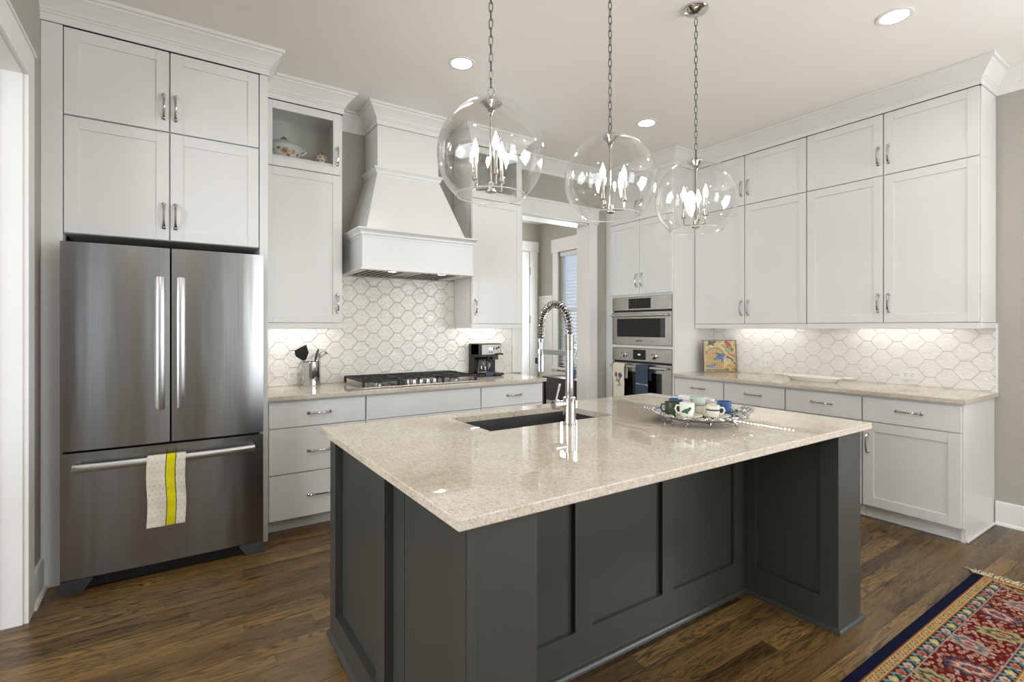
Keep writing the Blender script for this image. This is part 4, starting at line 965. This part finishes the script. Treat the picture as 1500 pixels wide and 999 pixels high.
for sx in (-1, 1):
    mb = MB()
    for sy in (-1, 1):
        mb.tube([(sx * 0.205, sy * 0.055, 0.036), (sx * 0.228, sy * 0.055, 0.046), (sx * 0.245, sy * 0.038, 0.052), (sx * 0.248, sy * 0.015, 0.05), (sx * 0.244, 0, 0.05)], [0.007, 0.006, 0.0075, 0.006, 0.0075], 8)
        mb.tube([(sx * 0.21, sy * 0.02, 0.036), (sx * 0.226, sy * 0.03, 0.05), (sx * 0.235, sy * 0.016, 0.056), (sx * 0.226, sy * 0.008, 0.05)], 0.004, 6)
        mb.ball((sx * 0.236, sy * 0.045, 0.052), 0.011, 0.011, 0.008, 8)
    mb.ball((sx * 0.25, 0, 0.052), 0.012, 0.016, 0.01, 8); bmesh.ops.translate(mb.bm, verts=mb.bm.verts[:], vec=(0, 0, TL)); mb.build('handle', 'chrome', tr)
for a in (PI * 0.30, PI * 0.70, PI * 1.30, PI * 1.70):
    c_, s_ = math.cos(a), math.sin(a); mb = MB()
    mb.tube([(0.160 * c_, 0.160 * s_, 0.028), (0.180 * c_, 0.180 * s_, 0.030), (0.196 * c_, 0.196 * s_, 0.018), (0.186 * c_, 0.186 * s_, 0.008), (0.198 * c_, 0.198 * s_, 0.0045)], [0.012, 0.011, 0.008, 0.0055, 0.0045], 8)
    mb.ball((0.172 * c_, 0.172 * s_, 0.028), 0.016, 0.016, 0.008, 10); mb.build('foot', 'chrome', tr)
def ray_z(u, v, z):
    r = Vector((math.cos(YAW), -math.sin(YAW), 0)); f = Vector((math.sin(YAW), math.cos(YAW), 0)); d = f + r * ((u - 750) / 745.7) + Vector((0, 0, -(v - 480) / 745.7))
    return d * ((z - 1.37) / d.z)
def cup(name, label, x, y, z, m, r=0.031, h=0.058, ha=PI, wide=1.0, motif=None, band=None):
    o = thing(name, label, 'cup', (x, y, z))
    b = MB().rev([(0.0, 0.0), (r * 0.78, 0.0), (r * 0.84, 0.003), (r * 0.97, h * 0.35), (r * wide, h), (r * wide - 0.0015, h + 0.001), (r * wide - 0.003, h), (r * 0.94 - 0.003, h * 0.35), (r * 0.78, 0.006), (0.0, 0.005)], seg=32, cap=False).build('bowl', m, o)
    c_, s_ = math.cos(ha), math.sin(ha)
    MB().tube([((r * 0.97) * c_, (r * 0.97) * s_, h * 0.82), ((r + 0.014) * c_, (r + 0.014) * s_, h * 0.84), ((r + 0.02) * c_, (r + 0.02) * s_, h * 0.58), ((r + 0.012) * c_, (r + 0.012) * s_, h * 0.30), ((r * 0.9) * c_, (r * 0.9) * s_, h * 0.26)], 0.0042, 8).build('handle', m, o)
    if band: MB().rev([(r * 1.0, h * 0.55), (r * 1.005, h * 0.55), (r * 1.005, h * 0.68), (r * 1.0, h * 0.68)], seg=32).build('band', band, o)
    if motif:
        mb = MB(); va = math.atan2(-y, -x)
        for da, dz, rx in ((-0.5, 0.42, 0.010), (-0.15, 0.5, 0.012), (0.2, 0.55, 0.011), (0.5, 0.66, 0.009), (0.0, 0.35, 0.008), (-0.75, 0.38, 0.006)):
            a = va + da * 0.8; rr = r * 0.985
            mb.ball((rr * math.cos(a), rr * math.sin(a), h * dz), rx * 0.9, rx * 0.7, rx * 0.7, 10, Matrix.Rotation(a + PI / 2, 3, 'Z') @ Matrix.Diagonal((1, 0.16, 1)))
        mb.build('painted_motif', motif, o)
    return o
def saucer(name, label, x, y, z, m, r=0.066):
    return tag(MB().rev([(0.0, 0.0), (r * 0.55, 0.0), (r * 0.6, 0.002), (r * 0.8, 0.006), (r, 0.012), (r * 0.99, 0.0145), (r * 0.78, 0.009), (r * 0.58, 0.005), (0.0, 0.005)], (x, y, z), seg=40, cap=False).build(name, m), label, 'saucer')
CRZ = CT + 0.0320
rv = Vector((math.cos(YAW), -math.sin(YAW))); fv = Vector((math.sin(YAW), math.cos(YAW)))
def tp(a, b): p = Vector(TC) + rv * a + fv * b; return p.x, p.y          # a: to the right in view, b: away from the viewer
LEFT = math.atan2(-rv.y, -rv.x)
x, y = tp(-0.072, -0.07); saucer('saucer', 'cream saucer under the white cup with green motif', x, y, CRZ, 'cream', 0.062)
cup('cup', 'white cup with a green painted motif, front left on the silver tray', x - 0.006, y + 0.006, CRZ + 0.006, 'white', 0.034, 0.062, LEFT, motif='leaf')
x, y = tp(0.056, -0.075); saucer('saucer', 'cream saucer front right on the silver tray', x, y, CRZ, 'cream', 0.062)
cup('cup', 'white cup with a dark band, front right on the silver tray', x - 0.01, y + 0.012, CRZ + 0.006, 'cream', 0.03, 0.052, LEFT + 2.6, band='navyc')
x, y = tp(0.122, 0.0); saucer('saucer', 'dark blue saucer at the right of the silver tray', x, y, CRZ, 'navyc', 0.054)
cup('cup', 'bright blue cup at the right of the silver tray', x, y, CRZ + 0.006, 'bluec', 0.032, 0.06, LEFT + 0.5)
x, y = tp(-0.125, 0.005); cup('cup', 'dark green cup at the left of the silver tray', x, y, CRZ, 'greenc', 0.036, 0.062, LEFT)
x, y = tp(-0.085, 0.085); cup('cup', 'blue cup at the back left, behind the dark green cup', x, y, CRZ, 'bluec', 0.032, 0.066, LEFT + 2.2)
x, y = tp(-0.004, 0.0); cup('cup', 'cream cup under the pale sage one in the middle of the tray', x, y, CRZ, 'cream', 0.036, 0.046, LEFT + 2.9)
cup('cup', 'pale sage cup stacked on the cream cup mid-tray', x, y, CRZ + 0.0475, 'sagec', 0.036, 0.042, LEFT + 0.4)
x, y = tp(-0.03, 0.10); cup('cup', 'tall white cup behind the stacked cups on the tray', x, y, CRZ, 'white', 0.036, 0.078, LEFT + 1.5, band='sagec')
x, y = tp(0.075, 0.085); cup('cup', 'white cup at the back right, behind the blue cup', x, y, CRZ, 'white', 0.033, 0.068, LEFT + 2.0)

# ------------------------------------------------------------------ pendant lights
def pendant(label, x, y, rot):
    zc_ = 2.08; o = thing('pendant_light', label, 'pendant light', (x, y, zc_), rot); R = 0.22
    MB().rev([(0.066, ZC - zc_ - 0.0005), (0.066, ZC - zc_ - 0.010), (0.060, ZC - zc_ - 0.018), (0.034, ZC - zc_ - 0.030), (0.012, ZC - zc_ - 0.036), (0.010, ZC - zc_ - 0.05)], seg=36).build('canopy', 'chrome', o)
    mb = MB(); z = 0.262; k = 0
    mb.tube([(0.013 * math.cos(a), 0, 0.255 + 0.021 * math.sin(a)) for a in [2 * PI * i / 16 for i in range(16)]], 0.0028, 6, closed=True, ref=(0, 1, 0))
    z = 0.292; top = ZC - zc_ - 0.045
    while z < top:
        pts = []
        for i in range(16):
            a = 2 * PI * i / 16; ux = 0.0075 * math.cos(a); uz = 0.010 * math.sin(a) + (0.011 if math.sin(a) > 0.05 else -0.011 if math.sin(a) < -0.05 else 0)
            pts.append((ux, 0, z + uz) if k % 2 else (0, ux, z + uz))
        mb.tube(pts, 0.0022, 6, closed=True, ref=(0, 1, 0) if k % 2 else (1, 0, 0)); z += 0.0345; k += 1
    mb.build('chain', 'chain', o)
    MB().rev([(0.004, 0.236), (0.007, 0.230), (0.012, 0.226), (0.034, 0.2205), (0.036, 0.217)], seg=28).build('cap', 'chain', o)
    pr2 = []; a0 = math.asin(0.036 / R); a1 = PI - math.asin(0.140 / R)
    for i in range(49): a = a0 + (a1 - a0) * i / 48; pr2.append((R * math.sin(a), R * math.cos(a)))
    for i in range(48, -1, -1): a = a0 + (a1 - a0) * i / 48; pr2.append(((R - 0.0035) * math.sin(a), (R - 0.0035) * math.cos(a)))
    mb = MB(); mb.rev(pr2 + [pr2[0]], seg=96, cap=False); bmesh.ops.remove_doubles(mb.bm, verts=mb.bm.verts[:], dist=1e-5); g = mb.build('globe', 'globe', o, sharp=0.9)
    rz_ = R * math.cos(a1); MB().tube([(0.140 * math.cos(t_a), 0.140 * math.sin(t_a), rz_) for t_a in [2 * PI * i / 96 for i in range(96)]], 0.0026, 8, closed=True).build('globe_rim', 'rim', g)
    MB().rev([(0.046, 0.2095), (0.046, 0.205), (0.030, 0.193), (0.016, 0.182), (0.010, 0.166), (0.0045, 0.155)], seg=28).build('inner_cup', 'chrome', o)
    MB().rev([(0.0042, 0.165), (0.0042, -0.13)], seg=10).build('stem', 'nickel', o)
    MB().rev([(0.009, -0.115), (0.015, -0.120), (0.015, -0.148), (0.022, -0.150), (0.022, -0.156), (0.006, -0.160)], seg=24).build('hub', 'nickel', o)
    for q in range(3):
        a = 2 * PI * q / 3; c_, s_ = math.cos(a), math.sin(a); rr = 0.066
        ar = MB().tube([(0.012 * c_, 0.012 * s_, -0.142), (0.045 * c_, 0.045 * s_, -0.142), (rr * c_ - 0.004 * c_, rr * s_ - 0.004 * s_, -0.142), (rr * c_, rr * s_, -0.138), (rr * c_, rr * s_, -0.118), (rr * c_, rr * s_, -0.104)], 0.0042, 8).build('arm', 'nickel', o)
        MB().rev([(0.006, -0.106), (0.013, -0.100), (0.013, -0.084), (0.010, -0.082)], (rr * c_, rr * s_, 0), seg=16).build('candle_cup', 'nickel', ar)
        MB().rev([(0.0085, -0.083), (0.0085, -0.004)], (rr * c_, rr * s_, 0), seg=14).build('candle_sleeve', 'nickel', ar)
        MB().rev([(0.006, -0.004), (0.010, 0.004), (0.0138, 0.018), (0.0128, 0.032), (0.008, 0.048), (0.003, 0.062), (0.001, 0.070)], (rr * c_, rr * s_, 0), seg=16).build('bulb', 'bulb', ar)
    return o
pendant('clear glass globe pendant nearest the refrigerator', 1.085, 1.782, math.radians(136))
pendant('clear glass globe pendant in the middle of the three above the island', 1.758, 1.782, math.radians(75))
pendant('clear glass globe pendant nearest the right-hand wall cabinets', 2.415, 1.782, math.radians(25))

# ------------------------------------------------------------------ recessed ceiling lights
def can(label, x, y, power=16):
    o = thing('recessed_light', label, 'ceiling light', (x, y, ZC - 0.0005))
    MB().rev([(0.088, 0.0), (0.088, -0.004), (0.080, -0.006), (0.068, -0.004), (0.066, 0.0)], seg=40, cap=False).build('trim_ring', 'trim', o)
    MB().rev([(0.067, -0.0015), (0.067, -0.0035), (0.05, -0.005), (0.01, -0.006)], seg=32).build('lens', 'can', o)
    l = bpy.data.lights.new('beam', 'SPOT'); l.energy = power; l.color = LAMP; l.spot_size = math.radians(168); l.spot_blend = 0.45; l.shadow_soft_size = 0.06
    lo = bpy.data.objects.new('beam', l); COL.objects.link(lo); lo.parent = o; lo.location = (0, 0, -0.012)
    return o
can('round recessed ceiling light between range hood and first pendant', 1.61, 3.02, 6)
can('round recessed ceiling light near the oven tower, between second and third globes', 3.41, 3.015, 7)
can('round recessed ceiling light at the upper right, in front of the right wall cabinets', 3.415, 1.20, 14)
for x, y in ((-0.2, 1.2), (1.6, -0.9), (3.4, -0.9), (0.0, -2.8), (2.6, -2.8)):  # extra unseen downlights, added to brighten the room
    can('round recessed ceiling light added out of view', x, y, 48 if x < 0 else 28)['group'] = 'recessed lights added out of view'

# ------------------------------------------------------------------ runner rug
rg = thing('runner_rug', 'red and navy patterned runner rug with cream fringe on the wood floor', 'rug', (3.69, 0.924, 0.001))
LEN, WID = 2.5, 0.455; st = 0.0048; nx, ny = int(LEN / st), int(WID / st)
b_ = np.linspace(0, LEN, nx)[None, :] + np.zeros((ny, 1)); a_ = np.linspace(0, WID, ny)[:, None] + np.zeros((1, nx)); aa = np.minimum(a_, WID - a_)
rng = np.random.default_rng(3)
C = np.ones((ny, nx, 3)) * L3(104, 24, 18)
def put(mask, c): C[mask] = L3(*c)
def el(u, v, cu, cv, ru, rv_, rot=0.0):
    c, s = math.cos(rot), math.sin(rot); p = (u - cu) * c + (v - cv) * s; q = -(u - cu) * s + (v - cv) * c; return (p / ru) ** 2 + (q / rv_) ** 2 < 1
fm = (aa > 0.132) & (b_ > 0.055)
for j in range(int(LEN / 0.034)):
    for i in range(7):
        cv = 0.14 + 0.028 * i + (0.014 if j % 2 else 0) + rng.uniform(-.006, .006); cu = 0.075 + 0.034 * j + rng.uniform(-.008, .008); rot = rng.uniform(-.7, .7); s_ = rng.uniform(0.7, 1.15)
        c = [(186, 150, 130), (170, 130, 110), (196, 160, 150), (150, 110, 84), (120, 70, 58)][rng.integers(5)]
        put(fm & el(b_, a_, cu, cv, 0.0165 * s_, 0.0085 * s_, rot), c); put(fm & el(b_, a_, cu, cv, 0.006 * s_, 0.0035 * s_, rot), (132, 62, 52))
k = 0; cu = 0.05
while cu < LEN:
    pal = [((176, 158, 112), (82, 74, 56), (150, 140, 104)), ((196, 150, 136), (90, 104, 110), (142, 134, 126)), ((60, 76, 96), (208, 170, 140), (176, 92, 76))][k % 3]
    cv = WID / 2 + (0.028 if k % 2 else -0.03); tilt = 0.35 if k % 2 else -0.3
    for (ru, rv_, c) in ((0.058, 0.088, (34, 36, 48)), (0.053, 0.082, pal[0]), (0.040, 0.066, pal[2]), (0.030, 0.052, pal[1]), (0.018, 0.036, pal[0]), (0.009, 0.018, (168, 70, 60))):
        ang = np.arctan2((a_ - cv) / rv_, (b_ - cu) / ru); wob = 1 + 0.14 * np.cos(ang * 9)
        c_, s_ = math.cos(tilt), math.sin(tilt); p = (b_ - cu) * c_ + (a_ - cv) * s_; q = -(b_ - cu) * s_ + (a_ - cv) * c_
        put(fm & ((p / (ru * wob)) ** 2 + (q / (rv_ * wob)) ** 2 < 1), c)
    cu += 0.20; k += 1
bb = (aa > 0.085) & (aa <= 0.131); put(bb, (26, 40, 54))
for j in range(int(LEN / 0.070)):
    for sd in (0, 1):
        cv = 0.108 if sd == 0 else WID - 0.108; cu = 0.045 + 0.070 * j
        put(bb & el(b_, a_, cu + 0.034, cv + 0.010, 0.018, 0.007, 0.7), (84, 112, 116)); put(bb & el(b_, a_, cu + 0.030, cv - 0.011, 0.017, 0.007, -0.7), (120, 142, 136)); put(bb & el(b_, a_, cu + 0.048, cv - 0.004, 0.012, 0.006, 0.9), (96, 122, 120)); put(bb & el(b_, a_, cu + 0.020, cv + 0.015, 0.010, 0.005, -0.3), (190, 180, 150))
        c = [(186, 106, 90), (196, 174, 110), (206, 170, 150)][j % 3]
        put(bb & el(b_, a_, cu, cv, 0.019, 0.0165), c); put(bb & el(b_, a_, cu + 0.004, cv + 0.003, 0.009, 0.008), [(150, 60, 52), (214, 196, 140), (176, 110, 96)][j % 3])
put((aa > 0.131) & (aa < 0.1355), (176, 142, 136))
gb = ((aa > 0.041) & (aa <= 0.085)) | ((b_ < 0.042) & (aa > 0.041)); put(gb, (206, 164, 104))
put((aa > 0.041) & (aa < 0.046) | (aa > 0.080) & (aa < 0.085), (150, 92, 52)); put((b_ < 0.006) | (b_ > LEN - 0.006), (26, 24, 30)); put((b_ > 0.037) & (b_ < 0.043) & (aa > 0.08), (150, 92, 52))
for j in range(int(LEN / 0.026)):
    cu = 0.014 + 0.026 * j
    for cv in (0.063, WID - 0.063):
        m1 = el(b_, a_, cu, cv, 0.0095, 0.0135, 0.5); put(gb & m1, (92, 84, 66)); put(gb & el(b_, a_, cu, cv, 0.0045, 0.008, 0.5), (216, 190, 140))
for i in range(int(WID / 0.026)):
    cv = 0.06 + 0.026 * i
    if cv < WID - 0.05: put((b_ < 0.036) & el(b_, a_, 0.021, cv, 0.010, 0.009), (160, 100, 88)); put((b_ < 0.036) & el(b_, a_, 0.021, cv, 0.0045, 0.004), (214, 180, 130))
put((aa <= 0.041) & (b_ > 0.006), (18, 24, 50))
C *= rng.uniform(0.66, 0.98, (ny, nx, 1))
P = np.stack([-b_, -a_, 0.009 + 0 * a_], -1); grid_obj('pile', 'rug', P, C, rg, 0.012)
mb = MB()
for i in range(150):
    y = -WID * (i + 0.5) / 150 + 0.0; L_ = rng.uniform(0.06, 0.10); dy = rng.uniform(-0.02, 0.03)
    mb.tube([(0.0, y, 0.007), (L_ * 0.5, y + dy * 0.4, 0.009 + rng.uniform(0, 0.006)), (L_, y + dy, 0.003 + rng.uniform(0, 0.003))], [0.0022, 0.002, 0.0012], 4)
for i in range(8):
    y = 0.004 + 0.006 * i; mb.tube([(0.0, -0.004, 0.007), (0.05, y * 0.7, 0.01), (0.07 + 0.004 * (i % 3), y * 1.6, 0.004)], [0.0022, 0.002, 0.0012], 4)
tag(mb.build('fringe', 'fringe', rg), kind='stuff')

# ------------------------------------------------------------------ hall furniture behind the opening
bl = thing('venetian_blind', 'white horizontal blind in the hall window', 'blind', (XR - 0.006 + 0.02, W0 + 0.012, 2.46))
mb = MB(); n = int(1.66 / 0.05); wl = W1 - W0 - 0.024
for i in range(n):
    z = -0.05 - i * 0.05; mb.hexa([(0.0, 0, z - 0.006), (0.05, 0, z + 0.006), (0.05, wl, z + 0.006), (0.0, wl, z - 0.006)], [(0.0, 0, z - 0.0035), (0.05, 0, z + 0.0085), (0.05, wl, z + 0.0085), (0.0, wl, z - 0.0035)])
mb.build('slats', 'blind', bl)
box('headrail', 'blind', 0.0, 0.05, 0, wl, -0.03, 0.035, bl, 0.004)
mb = MB()
for y in (0.15, wl - 0.15): mb.tube([(0.025, y, 0), (0.025, y, -1.68)], 0.002, 5)
mb.build('ladder_cord', 'blind', bl)
ct = thing('console_table', 'dark brown wooden console table below the hall window', 'console table', (4.36, 4.75, 0))
box('top', 'darkwood', 0, 0.36, 0, 1.02, 0.655, 0.685, ct, 0.004)
box('apron', 'darkwood', 0.02, 0.34, 0.02, 1.00, 0.36, 0.655, ct, 0.003)
for x in (0.025, 0.335):
    for y in (0.025, 0.995): box('leg', 'darkwood', x - 0.02, x + 0.02, y - 0.02, y + 0.02, 0, 0.655, ct, 0.003)
hp = thing('houseplant', 'small leafy plant in a pale pot on the hall console table', 'plant', (4.52, 5.30, 0.686))
MB().rev([(0.04, 0.0), (0.055, 0.06), (0.06, 0.12), (0.052, 0.12), (0.048, 0.105)], seg=24).build('pot', 'navyc', hp)
for k in range(9):
    a = 2.4 * k; h = 0.30 + 0.05 * (k % 5); r = 0.08 + 0.02 * (k % 4); c_, s_ = math.cos(a), math.sin(a)
    sm = MB().tube([(0.01 * c_, 0.01 * s_, 0.10), (r * 0.4 * c_, r * 0.4 * s_, h * 0.7), (r * c_, r * s_, h)], 0.003, 6).build('stem', 'leaf', hp)
    MB().ball((r * 1.25 * c_, r * 1.25 * s_, h + 0.01), 0.055, 0.024, 0.006, 10, Matrix.Rotation(a, 3, 'Z') @ Matrix.Rotation(0.5, 3, 'Y')).build('leaf', 'leaf', sm)
